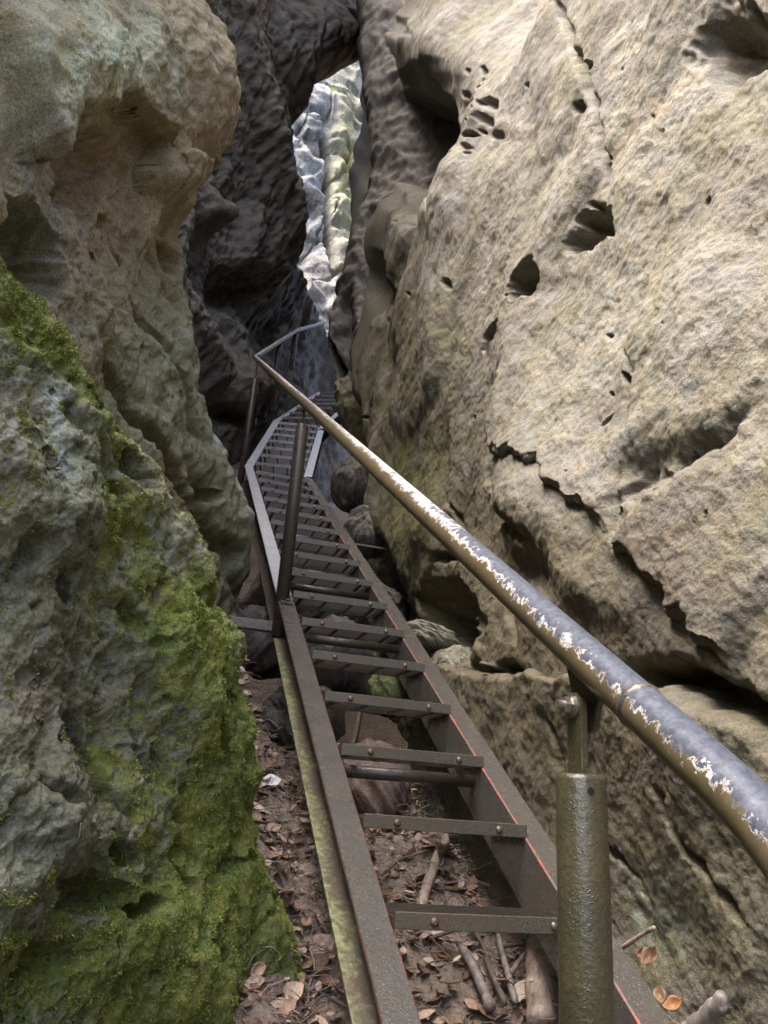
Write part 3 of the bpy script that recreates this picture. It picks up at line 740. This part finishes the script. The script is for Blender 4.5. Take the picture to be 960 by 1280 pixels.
# splice plate with two bolts on the left stringer
sc_ = O_ + A1 * (SPL - .03) - RD * (WF * .5); v, f = box(sc_ + nrm(A1) * .005, A1, RD, nrm(A1), .13, .062, .006)
spl = link_mesh('splice_plate', v, f, M_BROWN, STAIR, False)
for q in (-.03, .035):
    v, f = hexnut(sc_ + A1 * q + nrm(A1) * .0085, nrm(A1), .011, .009); link_mesh('bolt', v, f, M_BOLT, spl, False)

# treads: front bar, grating, rear bar; two bolts
BH, TD = 0.037, 0.225
def make_tread():
    X, Y, Z = np.eye(3)
    v, f = cat(box((WID / 2 + .004, .004, BH / 2), X, Y, Z, WID + .004, .007, BH), box((WID / 2, TD, BH / 2 - .002), X, Y, Z, WID - .004, .006, BH - .008))
    o = link_mesh('tread', v, f, M_BAR, STAIR, False); bevel(o, .0015, 1)
    ms = []
    for i in range(8): ms.append(box((WID / 2, .030 + i * (TD - .045) / 7, BH - .009), X, Y, Z, WID - .012, .005, .009))
    for fx in (.10, .36, .64, .88): ms.append(box((WID * fx, TD / 2 + .002, BH - .021 - .010), X, Y, Z, .010 if fx in (.36, .64) else .018, TD - .014, .010))
    for fx in (.01, .985): ms.append(box((WID * fx, TD / 2 + .002, BH / 2 - .006), X, Y, Z, .006, TD - .014, BH - .012))
    v, f = cat(*ms); link_mesh('grating', v, f, M_GRATE, o, False)
    for fx in (.20, .83):
        v, f = dome(np.array([WID * fx, .0004, BH * .48]), np.array([0, -1.0, 0]), .0105, .008); link_mesh('bolt', v, f, M_BOLT, o, False)
    return o
T0 = make_tread()
def place_tread(p, a, first=[True], yaw=0.0):
    o = T0
    if not first[0]:
        o = T0.copy(); COL.objects.link(o); o.parent = STAIR
        for ch in T0.children:
            c = ch.copy(); COL.objects.link(c); c.parent = o
    first[0] = False
    h = horiz(a); o.location = Vector(p); o.rotation_euler = (random.gauss(0, .006), random.gauss(0, .004), math.atan2(-h[0], h[1]) + yaw)
for n in range(-2, 17): place_tread(O_ + A1 * STEP * (n - 2), A1)
for k in range(7): place_tread(K1 + A2 * (.14 + .385 * k) - UP * .02, A2)
for k in range(7): place_tread(K2 + A3 * (.10 + .385 * k), A3)
# round spreader tubes under some treads
for n in (-1, 3, 6, 8, 11, 14):
    c = O_ + A1 * STEP * (n - 2) + horiz(A1) * .07 - UP * .045
    v, f, _ = tube([c + RD * .004, c + RD * (WID - .004)], .021, 20); link_mesh('spreader_tube', v, f, M_DARKP, STAIR, True)
# ties from the stringers into the rock
for n, l in ((10.6, .42), (11.7, .42)):
    c = O_ + A1 * STEP * (n - 2) + RD * (WID + WF) - nrm(A1) * .01
    v, f = box(c + RD * l / 2, RD, horiz(A1), UP, l, .012, .012); link_mesh('rock_tie', v, f, M_BOLT, STAIR, False)
c = O_ + A1 * STEP * 4.75 - RD * WF - nrm(A1) * (CH - .03)
v, f = box(c - RD * .10, RD, horiz(A1), UP, .24, .05, .05); bevel(link_mesh('rock_tie', v, f, M_BAR, STAIR, False), .003)
c = O_ + A1 * STEP * 5.0 - RD * .25 - nrm(A1) * .19
# ---- posts
DU = -0.06
def on_rail_plane(x, y): return hit_plane(x, y, RD * (U0 + DU), RD)
PR1 = on_rail_plane(800, 883); PR0 = on_rail_plane(319, 447)
RDIR = (PR1 - PR0) / np.linalg.norm(PR1 - PR0)
def rail_under(p):
    t = ((p - PR0) @ horiz(A1)) / (RDIR @ horiz(A1)); return PR0 + RDIR * t
def post(p_top, foot, mat, r=.033, strap=True, big=False, parent=STAIR):
    base = np.array([p_top[0], p_top[1], foot])
    prof = [(base, r * .3), (base, r), (p_top - UP * .008, r), (p_top - UP * .002, r * .93), (p_top, r * .80), (p_top + UP * .001, r * .3)]
    v, f, _ = tube([base + UP * 1e-4 * i if i < 2 else q for i, (q, _) in enumerate(prof)], [x for _, x in prof], 40)
    return link_mesh('handrail_post', v, f, mat, parent, True)
def slab(name, outline, ax, ay, an, c, th, mat, parent):
    k = len(outline)
    V = [c + ax * x + ay * y + an * s for s in (-th / 2, th / 2) for x, y in outline]
    F = [tuple(range(k - 1, -1, -1)), tuple(range(k, 2 * k))] + [(i, (i + 1) % k, k + (i + 1) % k, k + i) for i in range(k)]
    return bevel(link_mesh(name, V, F, mat, parent, False), .002)
# near post with a hinged strap
pn = on_rail_plane(726, 968); pn_post = post(pn, pn[2] - 1.05, M_POST, .0335)
pn_post['label'] = 'thick wet olive post nearest the viewer, beaded with water'
hit = on_rail_plane(719, 884)
sdir = -HD; sn = -RD                                                # bolt axis square to the rail
hgt = hit[2] - pn[2]
wS = .0185
outl = [(-wS, -.004), (wS, -.004), (wS, hgt)] + [(wS * math.cos(a), hgt + wS * math.sin(a)) for a in np.linspace(0, math.pi, 12)] + [(-wS, hgt)]
strap = slab('hinge_strap', outl, sdir, UP, sn, pn + sn * .004, .011, M_POST, pn_post)
lug_c = pn + UP * hgt - sn * .0145
rail_pt = rail_under(lug_c)
outl2 = [(.026 * math.cos(a), .026 * math.sin(a) - .010) for a in np.linspace(math.pi, 2 * math.pi, 10)] + [(.050, .035), (.070, .040), (.02, .085), (-.055, .115), (-.05, .06)]
slab('hinge_lug', outl2, sdir, UP, sn, lug_c, .010, M_DARKP, pn_post)
bc = pn + UP * hgt + sn * .0095
v, f, _ = tube([bc, bc + sn * .003], .0175, 24); link_mesh('washer', v, f, M_NUT, pn_post, False)
v, f, _ = tube([bc + sn * .003, bc + sn * .006], .0142, 24); link_mesh('washer', v, f, M_NUT, pn_post, False)
v, f = hexnut(bc + sn * .006, sn, .0122, .010); link_mesh('nut', v, f, M_NUT, pn_post, False)
v, f, _ = tube([bc - sn * .045, bc + sn * .025], .0062, 14); link_mesh('hinge_bolt', v, f, M_NUT, pn_post, False)
hc = pn - UP * .022 + np.array([0.12, -0.99, 0]) * .0335
v, f, _ = tube([hc + np.array([-.12, .99, 0]) * .004, hc + np.array([.12, -.99, 0]) * .0006], .0048, 16)
mb = NB('black_drain_hole').done((0.004, 0.004, 0.004), 0.9); link_mesh('drain_hole', v, f, mb, pn_post, False)
# middle post
def hook(p_post, target, name='hook_rod'):
    v, f, _ = tube([p_post - UP * .01, p_post + UP * .04, p_post + (target - p_post) * .55 + UP * .01, target], .0075, 12)
    return v, f
pm = on_rail_plane(378, 532); pb = on_rail_plane(344, 800)
pm_post = post(pm, pb[2], M_DARKP, .034); pm_post['label'] = 'dark brown post standing left of the treads, halfway up'
v, f = hook(pm, rail_under(pm)); link_mesh('hook_rod', v, f, M_DARKP, pm_post, True)
v, f = box(np.array([pm[0], pm[1], pb[2] + .09]) + RD * .045, RD, horiz(A1), UP, .02, .06, .2); bevel(link_mesh('bracket', v, f, M_DARKP, pm_post, False), .003)
v, f = box(np.array([pm[0], pm[1], pb[2] - .03]) + RD * .02, RD, horiz(A1), UP, .02, .03, .09); link_mesh('bracket', v, f, M_BOLT, pm_post, False)
# corner post
pc = on_rail_plane(319, 474); foot = on_rail_plane(304, 612)
pc_post = post(pc, foot[2] - .1, M_DARKP, .036)
v, f = hook(pc, rail_under(pc)); link_mesh('hook_rod', v, f, M_DARKP, pc_post, True)
# ---- handrail: lower length with its elbow, then the two upper lengths
def rail_mesh(name, pts, r, seg, near=None):
    P = np.array(pts); v, f, U = tube(P, r, seg)
    o = link_mesh(name, v, f, M_RAIL, STAIR, True)
    rep = np.repeat(np.arange(len(P)), seg)
    wear_dir = np.array([.15, -.12, .98]); wear_dir /= np.linalg.norm(wear_dir)      # worn side of the paint, where hands slide along
    top = U @ wear_dir * .62
    dist = np.linalg.norm(P, axis=1)[rep]
    o.data.attributes.new('top', 'FLOAT', 'POINT').data.foreach_set('value', top.astype(np.float32))
    al = np.interp(dist, [0.6, 1.0, 1.5, 2.2, 3.5, 8], [.62, .52, .40, .20, .06, .14])
    o.data.attributes.new('along', 'FLOAT', 'POINT').data.foreach_set('value', al.astype(np.float32))
    pr = np.interp(dist, [0.6, 1.0, 1.4, 1.9, 2.6, 8], [.635, .64, .68, .86, 1.1, 1.3])
    o.data.attributes.new('prim', 'FLOAT', 'POINT').data.foreach_set('value', pr.astype(np.float32))
    return o
PE = on_rail_plane(905, 978)
straight = [PR0 + (PE - PR0) * t for t in np.linspace(0, 1, 70)]
d0 = PE - PR0; d0 /= np.linalg.norm(d0)
arc = []; q = PE.copy(); N = 26
for i in range(N):
    k = (i + 1) / N; d = d0 * (1 - k) + (-UP + .15 * d0) * k; d /= np.linalg.norm(d); q = q + d * .017; arc.append(q.copy())
for i in range(8): q = q + (-UP) * .05; arc.append(q.copy())
HR = rail_mesh('handrail', straight + arc, .0285, 40)
HR['label'] = 'lower handrail pipe with paint worn off to blue grey steel on top'
col_c = on_rail_plane(800, 883)
ring = []
for i, (t, rr) in enumerate(((-.006, .0284), (-.004, .0300), (0, .0306), (.004, .0300), (.006, .0284))): ring.append((col_c + d0 * t, rr))
v, f, _ = tube([p for p, _ in ring], [r_ for _, r_ in ring], 40, False); link_mesh('weld_ring', v, f, M_BOLT, HR, True)
# upper lengths follow the second and third flights
def plane2(x, y): return hit_plane(x, y, K1 + right(A2) * DU, right(A2))
def plane3(x, y): return hit_plane(x, y, K2 + right(A3) * DU, right(A3))
hA = PR0; hB = plane2(371, 413); hB[2] = hB[2]
hC = hB + A3 * 2.2
rail_mesh('handrail', [hA + (hB - hA) * t for t in np.linspace(0, 1, 20)] + [hB + (hC - hB) * t for t in np.linspace(.05, 1, 14)], .029, 24)['label'] = 'upper handrail pipe bending to the right above the second flight'
for (fx, drop) in ((.52, .06), (.97, .05)):
    q = hA + (hB - hA) * fx
    po = post(q - UP * drop, q[2] - 1.12, M_DARKP, .034)
    v, f = hook(q - UP * drop, q); link_mesh('hook_rod', v, f, M_DARKP, po, True)

# ------------------------------------------------------------------ ground, litter, stones, sticks
TANA = math.tan(ALP)
def ladder_z(wv): return O_[2] + (wv - W0) * TANA
def ground_z(u, wv, fine=True):
    u = np.asarray(u, float); wv = np.asarray(wv, float)
    g = -0.52 + 0.16 * sstep(U0 - .05, U0 - .3, u) - 1.0 * sstep(U0 - .22, U0 - .45, u) * sstep(2.3, 1.6, wv) + 0.40 * sstep(U0 + WID + .04, U0 + WID + WF + .06, u) * sstep(2.6, 2.0, wv)
    g = g - 1.5 * sstep(3.4, 4.8, wv) * sstep(7.5, 6.0, wv) * sstep(U0 - .22, U0 + .02, u) - 1.2 * sstep(2.9, 4.0, wv) * sstep(U0 + WID - .1, U0 + WID + .2, u)
    z = ladder_z(wv) + g + .10 * fbm(u * 1.6, wv * 1.6, 3, 301)
    if fine: z = z + .035 * fbm(u * 6, wv * 6, 4, 305, .6)
    return z
def ground():
    us = np.concatenate([np.arange(-.9, 1.6, .014), np.arange(1.6, 7, .06)]); ws = np.concatenate([np.arange(-.6, 5, .014), np.arange(5, 22, .06)])
    U_, W_ = np.meshgrid(us, ws); Z = ground_z(U_, W_) + .008 * fbm(U_ * 40, W_ * 40, 4, 309, .6)
    V = U_[..., None] * RD + W_[..., None] * HD + Z[..., None] * UP
    m = NB('damp_leaf_mould')
    c = m.mix(m.mapr(m.noise(7, 6, 0.65), 0.35, 0.65), (0.14, 0.108, 0.078), (0.31, 0.25, 0.19))
    c = m.mix(m.mapr(m.noise(60, 5, 0.75), 0.35, 0.7), c, (0.38, 0.30, 0.235))
    c = m.mix(m.mapr(m.voro(45), 0.05, 0.4, 0.7, 0.0), c, (0.05, 0.032, 0.025))
    nb = m.bump(m.noise(70, 6, 0.75), 1.0, 0.02); nb = m.bump(m.voro(60), 0.6, 0.01, nb)
    o = grid_mesh('ground', V, [m.done(c, 0.85, 0, nb, 0.3)], flip=False); o['kind'] = 'structure'; return o
ground()
def ground_hit(x, y, lift=0.0):
    d = ray(x, y); ts = np.linspace(.5, 9, 1400); P = ts[:, None] * d
    gz = ground_z(P @ RD, P @ HD)
    k = np.argmax(P[:, 2] < gz)
    return P[k] + UP * lift

def litter():
    V, F, C = [], [], []
    pal = [(0.17, 0.10, 0.07), (0.26, 0.165, 0.12), (0.37, 0.27, 0.21), (0.12, 0.075, 0.055), (0.31, 0.22, 0.19), (0.20, 0.12, 0.075), (0.44, 0.35, 0.29)]
    def leaf(p, size, n, yaw, curl, col):
        n = n / np.linalg.norm(n); x = np.cross(n, [math.sin(yaw), math.cos(yaw), 0.3]); x /= np.linalg.norm(x); y = np.cross(n, x)
        prof = ((-.5, .06), (-.25, .26), (0, .33), (.25, .25), (.5, .02)); o = len(V)
        tw = rng.uniform(-.5, .5)
        for i, (l, wd) in enumerate(prof):
            for k in (-1, 0, 1):
                zc = curl * (abs(k) * wd * 1.0 + 1.6 * l * l) + tw * l * k * wd
                V.append(p + size * (y * l + x * (k * wd) + n * (zc + rng.uniform(-.02, .02)))); C.append(col)
        for i in range(4):
            for k in range(2): q = o + i * 3 + k; F.append((q, q + 1, q + 4, q + 3))
    def twig(p, l, r_, col):
        a = rng.rand() * 6.28; d = np.array([math.cos(a), math.sin(a), rng.uniform(-.15, .45)]); d /= np.linalg.norm(d)
        pts = [p + d * l * t + np.array(rng.randn(3)) * l * .05 for t in np.linspace(-.5, .5, 5)]
        v, f, _ = tube(pts, np.linspace(r_, r_ * .5, 5), 5); o = len(V)
        V.extend(v); C.extend([col] * len(v)); F.extend([tuple(i + o for i in g) for g in f])
    def add(u, wv, big=1.0):
        z = float(ground_z(u, wv)); p = LW(u, wv, z + rng.uniform(.002, .03))
        if rng.rand() < .33:
            g = rng.uniform(.10, .30); twig(p + UP * .012, rng.uniform(.05, .22), rng.uniform(.0012, .0035), (g, g * .78, g * .66))
        else:
            c = np.array(pal[rng.randint(len(pal))]) * rng.uniform(.75, 1.2)
            leaf(p, (.012 + .065 * rng.rand() ** 1.8) * big, np.array([rng.randn() * .45, -.25 + rng.randn() * .45, 1.0]), rng.rand() * 6.28, rng.uniform(-.5, .7), tuple(c))
    for _ in range(10000): add(rng.uniform(.10, 1.30), 1.0 + 4.6 * rng.rand() ** 1.3)
    for _ in range(260): add(rng.uniform(1.225, 1.32), rng.uniform(1.2, 2.2), .8)
    m = NB('dead_leaves'); b = m.attr('col', 'Color')
    c = m.mix(1.0, b, m.mapr(m.noise(120, 4, .6), .3, .7, .6, 1.35), 'MULTIPLY')
    M = m.done(c, .6, 0, m.bump(m.noise(200, 3, .6), .3, .002), .35)
    o = link_mesh('leaf_litter', V, F, M); cc = np.ones((len(V), 4), np.float32); cc[:, :3] = np.array(C) * np.array([0.92, 0.93, 0.86])
    o.data.attributes.new('col', 'FLOAT_COLOR', 'POINT').data.foreach_set('color', cc.reshape(-1))
    tag(o, 'brown dead leaves and small twigs covering the cleft floor', 'leaf litter', kind='stuff')
litter()

def stone(name, c, size, mat, seed, label, cat_='stone', group=None, boxy=0.0, rz=0.0):
    bm = bmesh.new(); bmesh.ops.create_icosphere(bm, subdivisions=6, radius=1.0)
    P = np.array([v.co[:] for v in bm.verts])
    if boxy: P = P / (np.abs(P) ** boxy).sum(1, keepdims=True) ** (1 / boxy)
    D = P / np.linalg.norm(P, axis=1, keepdims=True)
    h = .16 * fbm(P[:, 0] * 1.3 + seed + P[:, 2], P[:, 1] * 1.3 - seed + .7 * P[:, 2], 3, seed) + .05 * (ridge(P[:, 0] * 3 + P[:, 2] * 2, P[:, 1] * 3 + seed + P[:, 2], 3, seed + 5) - 1.4) + .02 * fbm(P[:, 0] * 11 + P[:, 2] * 6, P[:, 1] * 11 + P[:, 2] * 5, 3, seed + 9)
    P = (P + D * h[:, None]) * np.array(size)
    for v, p in zip(bm.verts, P): v.co = p
    me = bpy.data.meshes.new(name); bm.to_mesh(me); bm.free(); me.materials.append(mat)
    me.polygons.foreach_set('use_smooth', [True] * len(me.polygons))
    o = bpy.data.objects.new(name, me); COL.objects.link(o); o.location = Vector(c); o.rotation_euler = (rng.uniform(-.2, .2), rng.uniform(-.2, .2), rz)
    return tag(o, label, cat_, group)
def plain_rock(name, c1, c2, moss, mcol=(0.12, 0.15, 0.035)):
    m = NB(name); c = m.mix(m.mapr(m.noise(14, 6, .65), .35, .65), c1, c2)
    c = m.mix(m.mapr(m.noise(9, 6, .75), .62 - moss, .70 - moss, 0, .9), c, m.mix(m.mapr(m.noise(90, 4, .7), .35, .65), tuple(x * .4 for x in mcol), mcol))
    nb = m.bump(m.noise(50, 5, .7), .7, .012); nb = m.bump(m.noise(200, 3, .7), .5, .004, nb)
    return m.done(c, m.mapr(m.noise(20, 3, .5), .3, .7, .5, .85), 0, nb, .35)
RK_RED = plain_rock('reddish_stone', (0.13, 0.09, 0.07), (0.25, 0.19, 0.155), 0.0); RK_GRN = plain_rock('greenish_stone', (0.17, 0.16, 0.12), (0.27, 0.25, 0.20), 0.10)
RK_MOS = plain_rock('mossy_stone', (0.17, 0.16, 0.11), (0.24, 0.24, 0.15), 0.30, (0.26, 0.30, 0.09)); RK_OLV = plain_rock('olive_stone', (0.15, 0.145, 0.10), (0.23, 0.22, 0.16), 0.04)
G1 = 'stones lying under the stairway'
stone('stone', ground_hit(462, 1000, .05), (.17, .19, .17), RK_RED, 11, 'rounded reddish brown stone under the treads next to a greenish one', 'stone', G1)
stone('stone', ground_hit(572, 1005, .04), (.20, .20, .19), RK_GRN, 23, 'large greenish grey stone under the right stringer of the stairway', 'stone', G1)
stone('stone', ray(493, 862) * 3.9, (.13, .12, .12), RK_MOS, 31, 'bright moss covered stone seen between two treads', 'stone', G1)
stone('stone', hit_plane(528, 806, RD * 1.37, RD), (.15, .20, .065), RK_OLV, 41, 'flat topped stone slab wedged between the right stringer and the cliff', 'stone', None, 5.0, .3)
stone('stone', hit_plane(572, 842, RD * 1.36, RD), (.10, .13, .12), RK_OLV, 53, 'pale olive rounded stone in the niche below the wedged slab', 'stone')

def wood(name, c1, c2, rough=.7):
    m = NB(name); st = m.vmul(m.co, (1, 1, .25))
    c = m.mix(m.mapr(m.noise(60, 5, .7, st), .35, .65), c1, c2); c = m.mix(m.mapr(m.noise(25, 4, .6), .55, .68, 0, .6), c, tuple(x * .4 for x in c1))
    return m.done(c, rough, 0, m.bump(m.noise(90, 5, .7, st), .7, .004), .35)
W_PALE = wood('pale_bark', (0.17, 0.13, 0.10), (0.34, 0.27, 0.21)); W_GREY = wood('grey_wet_bark', (0.10, 0.085, 0.075), (0.24, 0.21, 0.19), .45); W_LOG = wood('weathered_wood', (0.20, 0.15, 0.115), (0.42, 0.34, 0.28)); W_DARK = wood('dark_bark', (0.06, 0.045, 0.036), (0.13, 0.10, 0.08))
def stick(pix, r0, r1, mat, label, name='stick', cat_='stick', group='fallen sticks beneath the stairway', lift=.02, plane=None, P=None, seg=12):
    if P is None:
        P = [(ground_hit(x, y, lift + r0) if plane is None else hit_plane(x, y, RD * plane, RD)) for x, y in pix]
    P = np.array(P); k = np.linspace(0, len(P) - 1, len(P) * 7); i = np.minimum(k.astype(int), len(P) - 2); f = (k - i)[:, None]
    pm1 = P[np.maximum(i - 1, 0)]; p0 = P[i]; p1 = P[i + 1]; p2_ = P[np.minimum(i + 2, len(P) - 1)]
    Q = .5 * (2 * p0 + (p1 - pm1) * f + (2 * pm1 - 5 * p0 + 4 * p1 - p2_) * f * f + (3 * p0 - pm1 - 3 * p1 + p2_) * f ** 3)
    L = np.linspace(0, 1, len(Q)); rr = (r0 + (r1 - r0) * L) * (1 + .14 * fbm(L * 9 + r0 * 999, L * 0 + .3, 3, 5)); rr[0] *= .6; rr[-1] *= .45
    Q = Q + rng.randn(*Q.shape) * r0 * .06
    v, f_, _ = tube(Q, rr, seg); o = link_mesh(name, v, f_, mat); return tag(o, label, cat_, group)
stick([(522, 1165), (536, 1115), (549, 1080), (556, 1060), (552, 1040)], .019, .014, W_PALE, 'thick pale branch lying uphill between the first two treads')
stick([(583, 1170), (596, 1195), (606, 1215), (612, 1240), (632, 1285)], .007, .009, W_DARK, 'thin dark crooked stick below the lowest visible tread', lift=.05)
stick([(616, 1168), (622, 1195), (628, 1225), (645, 1290)], .008, .010, W_GREY, 'straight grey stick slanting down beside the weathered log', lift=.06)
stick([(576, 1208), (590, 1232), (600, 1255), (614, 1290)], .013, .016, W_GREY, 'stout grey stick at the bottom, left of the other sticks', lift=.04)
stick([(628, 1200), (652, 1196), (682, 1190)], .006, .005, W_DARK, 'short dark stick lying across behind the post', lift=.03)
stick([(638, 1245), (660, 1217), (685, 1206)], .008, .006, W_GREY, 'grey stick leaning on the top of the weathered log', lift=.05)
stick([(535, 1190), (560, 1182), (592, 1172)], .006, .005, W_DARK, 'dark twig lying just below the lowest visible tread', lift=.03)
stick([(470, 1110), (500, 1085), (530, 1075), (545, 1068)], .006, .004, W_DARK, 'thin dark twig crossing the leaves above the lowest tread', lift=.02)
stick([(575, 1105), (610, 1118), (640, 1128)], .008, .006, W_GREY, 'grey twig beside a broad leaf above the lowest tread', lift=.02)
stick([(378, 1238), (400, 1248), (425, 1262), (445, 1272)], .005, .003, W_GREY, 'thin pale twig on the soil left of the mossy flange', lift=.01)
stick([(400, 1205), (388, 1230), (384, 1262)], .004, .003, W_GREY, 'slender twig running downhill beside the mossy rock', lift=.01)
stick([(676, 1205), (677, 1245), (678, 1320)], .040, .046, W_LOG, 'short weathered log end behind the near post', 'log', 'log', None, lift=.02, seg=20)
stick([(440, 940), (446, 915), (450, 890)], .022, .02, W_LOG, 'upright weathered wood stake under the treads on the left', 'stake', 'stake', None, lift=.02)
stick([(776, 1186), (795, 1173), (819, 1159)], .0055, .0055, W_PALE, 'short pale stick poking out between the right stringer and the cliff', plane=1.235, group=None)
stick([(850, 1300), (880, 1275), (905, 1250)], .021, .018, W_GREY, 'thick grey broken branch at the bottom right beside the cliff', 'branch', 'branch', plane=1.235, group=None)

def one_leaf(p, size, n, yaw, curl, col, label, group=None):
    n = np.array(n, float); n /= np.linalg.norm(n); x = np.cross(n, [math.sin(yaw), math.cos(yaw), .3]); x /= np.linalg.norm(x); y = np.cross(n, x)
    V, F = [], []; K, J = 11, 7
    for i in range(K):
        t = i / (K - 1); wd = .34 * math.sin(math.pi * t ** .85) + .012
        for j in range(J):
            k = j / (J - 1) * 2 - 1
            z = curl * (abs(k) * wd + 1.5 * (t - .5) ** 2) + .03 * math.sin(9 * t + 4 * k)
            V.append(p + size * (y * (t - .5) + x * k * wd + n * z))
    for i in range(K - 1):
        for j in range(J - 1): q = i * J + j; F.append((q, q + 1, q + J + 1, q + J))
    m = NB('leaf_' + ('pale' if col[2] > .4 else 'brown')); c = m.mix(m.mapr(m.noise(90, 4, .6), .35, .65), col, tuple(q * .6 for q in col))
    o = link_mesh('leaf', V, F, m.done(c, .5, 0, m.bump(m.noise(150, 3, .6), .3, .002), .35))
    md = o.modifiers.new('thickness', 'SOLIDIFY'); md.thickness = .0012
    return tag(o, label, 'leaf', group)
LP_ = lambda x, y: hit_plane(x, y, RD * 1.245, RD)
one_leaf(LP_(812, 1198), .052, (-.5, -.7, .6), 1.1, .7, (.16, .085, .042), 'curled orange brown leaf on the debris right of the near post', 'orange leaves by the right cliff')
one_leaf(LP_(802, 1192), .034, (-.3, -.8, .3), 2.6, .6, (.17, .09, .045), 'small orange leaf tip standing beside the curled leaf', 'orange leaves by the right cliff')
one_leaf(LP_(826, 1246), .040, (-.5, -.6, .6), .3, .6, (.18, .10, .05), 'orange leaf beside the thick broken branch', 'orange leaves by the right cliff')
one_leaf(LP_(842, 1258), .045, (-.5, -.6, .6), 1.8, .8, (.30, .14, .06), 'darker russet leaf lowest on the debris by the branch', 'orange leaves by the right cliff')
one_leaf(ground_hit(336, 987, .02), .085, (.2, -.7, .8), 1.2, .6, (.72, .70, .68), 'pale whitish curled leaf on the soil between mossy rock and stairway')
one_leaf(ground_hit(640, 1120, .03), .13, (.1, -.7, .7), 1.4, .35, (.30, .20, .14), 'broad brown leaf above the lowest tread near the right stringer')
one_leaf(ground_hit(400, 1195, .02), .10, (0, -.6, .8), .7, .4, (.34, .24, .20), 'large dull brown leaf on the soil left of the mossy flange')

RK_DRK = plain_rock('shade_dark_stone', (0.06, 0.052, 0.042), (0.13, 0.115, 0.095), 0.02)  # dark colour stands in for shade on the added stones
for q, (u_, w_, sz, rot_, lab) in enumerate(((.72, 3.75, (.19, .20, .16), .4, 'added dark stone under the fourth visible tread on the left'), (1.00, 4.35, (.26, .24, .22), 1.1, 'added dark stone under the middle of the first flight'),
        (.62, 4.5, (.24, .26, .20), 2.0, 'added dark stone beneath the middle post'), (1.30, 4.25, (.20, .24, .22), .7, 'added dark stone in the gap right of the right stringer'),
        (.85, 5.1, (.34, .30, .28), 2.6, 'largest added dark stone, under the upper half of the first flight'), (1.35, 5.0, (.24, .28, .26), 1.7, 'added dark stone deep in the gap beyond the rock ties'))):
    stone('stone', LW(u_, w_, ladder_z(w_) - .52), sz, RK_DRK, 61 + 7 * q, lab, 'stone', G1, 0, rot_)  # stones added to fill the pit and make it read as dark

def on_buttress(x, y):
    d = ray(x, y); d = d / np.linalg.norm(d); k = BUTT_V @ d
    off = np.linalg.norm(BUTT_V - k[:, None] * d, axis=1) + 1e3 * (k < .3)
    c = np.nonzero(off < off.min() + .004)[0]; return BUTT_V[c[np.argmin(k[c])]]
one_leaf(on_buttress(318, 1214) + np.array([.006, -.012, .006]), .045, (.5, -.8, .3), .4, .9, (.42, .29, .19), 'small crumpled tan leaf caught on the moss at the bottom left')
for (x, y, dx, dy, lab) in ((103, 1041, 2, 16, 'short pale needle lying on the grey rock face at lower left'), (222, 985, 1, 22, 'thin pale needle stuck upright on the moss')):
    a_ = on_buttress(x, y - dy * .5) + np.array([.004, -.010, .002]); b_ = on_buttress(x - dx, y + dy * .5) + np.array([.004, -.010, .002])
    stick(None, .0012, .0009, W_PALE, lab, 'needle', 'needle', 'pale needles on the left rock', P=[a_, (a_ + b_) / 2, b_], seg=6)

for px_, py_, k_, sz_, lab_ in ((447, 606, 7.3, (.22, .30, .26), 'added dark boulder filling the gap beside the kink of the stairs'), (462, 664, 5.9, (.17, .24, .22), 'added dark boulder below the rock ties right of the stairway')):
    stone('stone', ray(px_, py_) * k_, sz_, RK_DRK, int(px_ + py_) % 97, lab_, 'stone', G1, 0, .6)  # boulders added to darken the floor showing in the gap
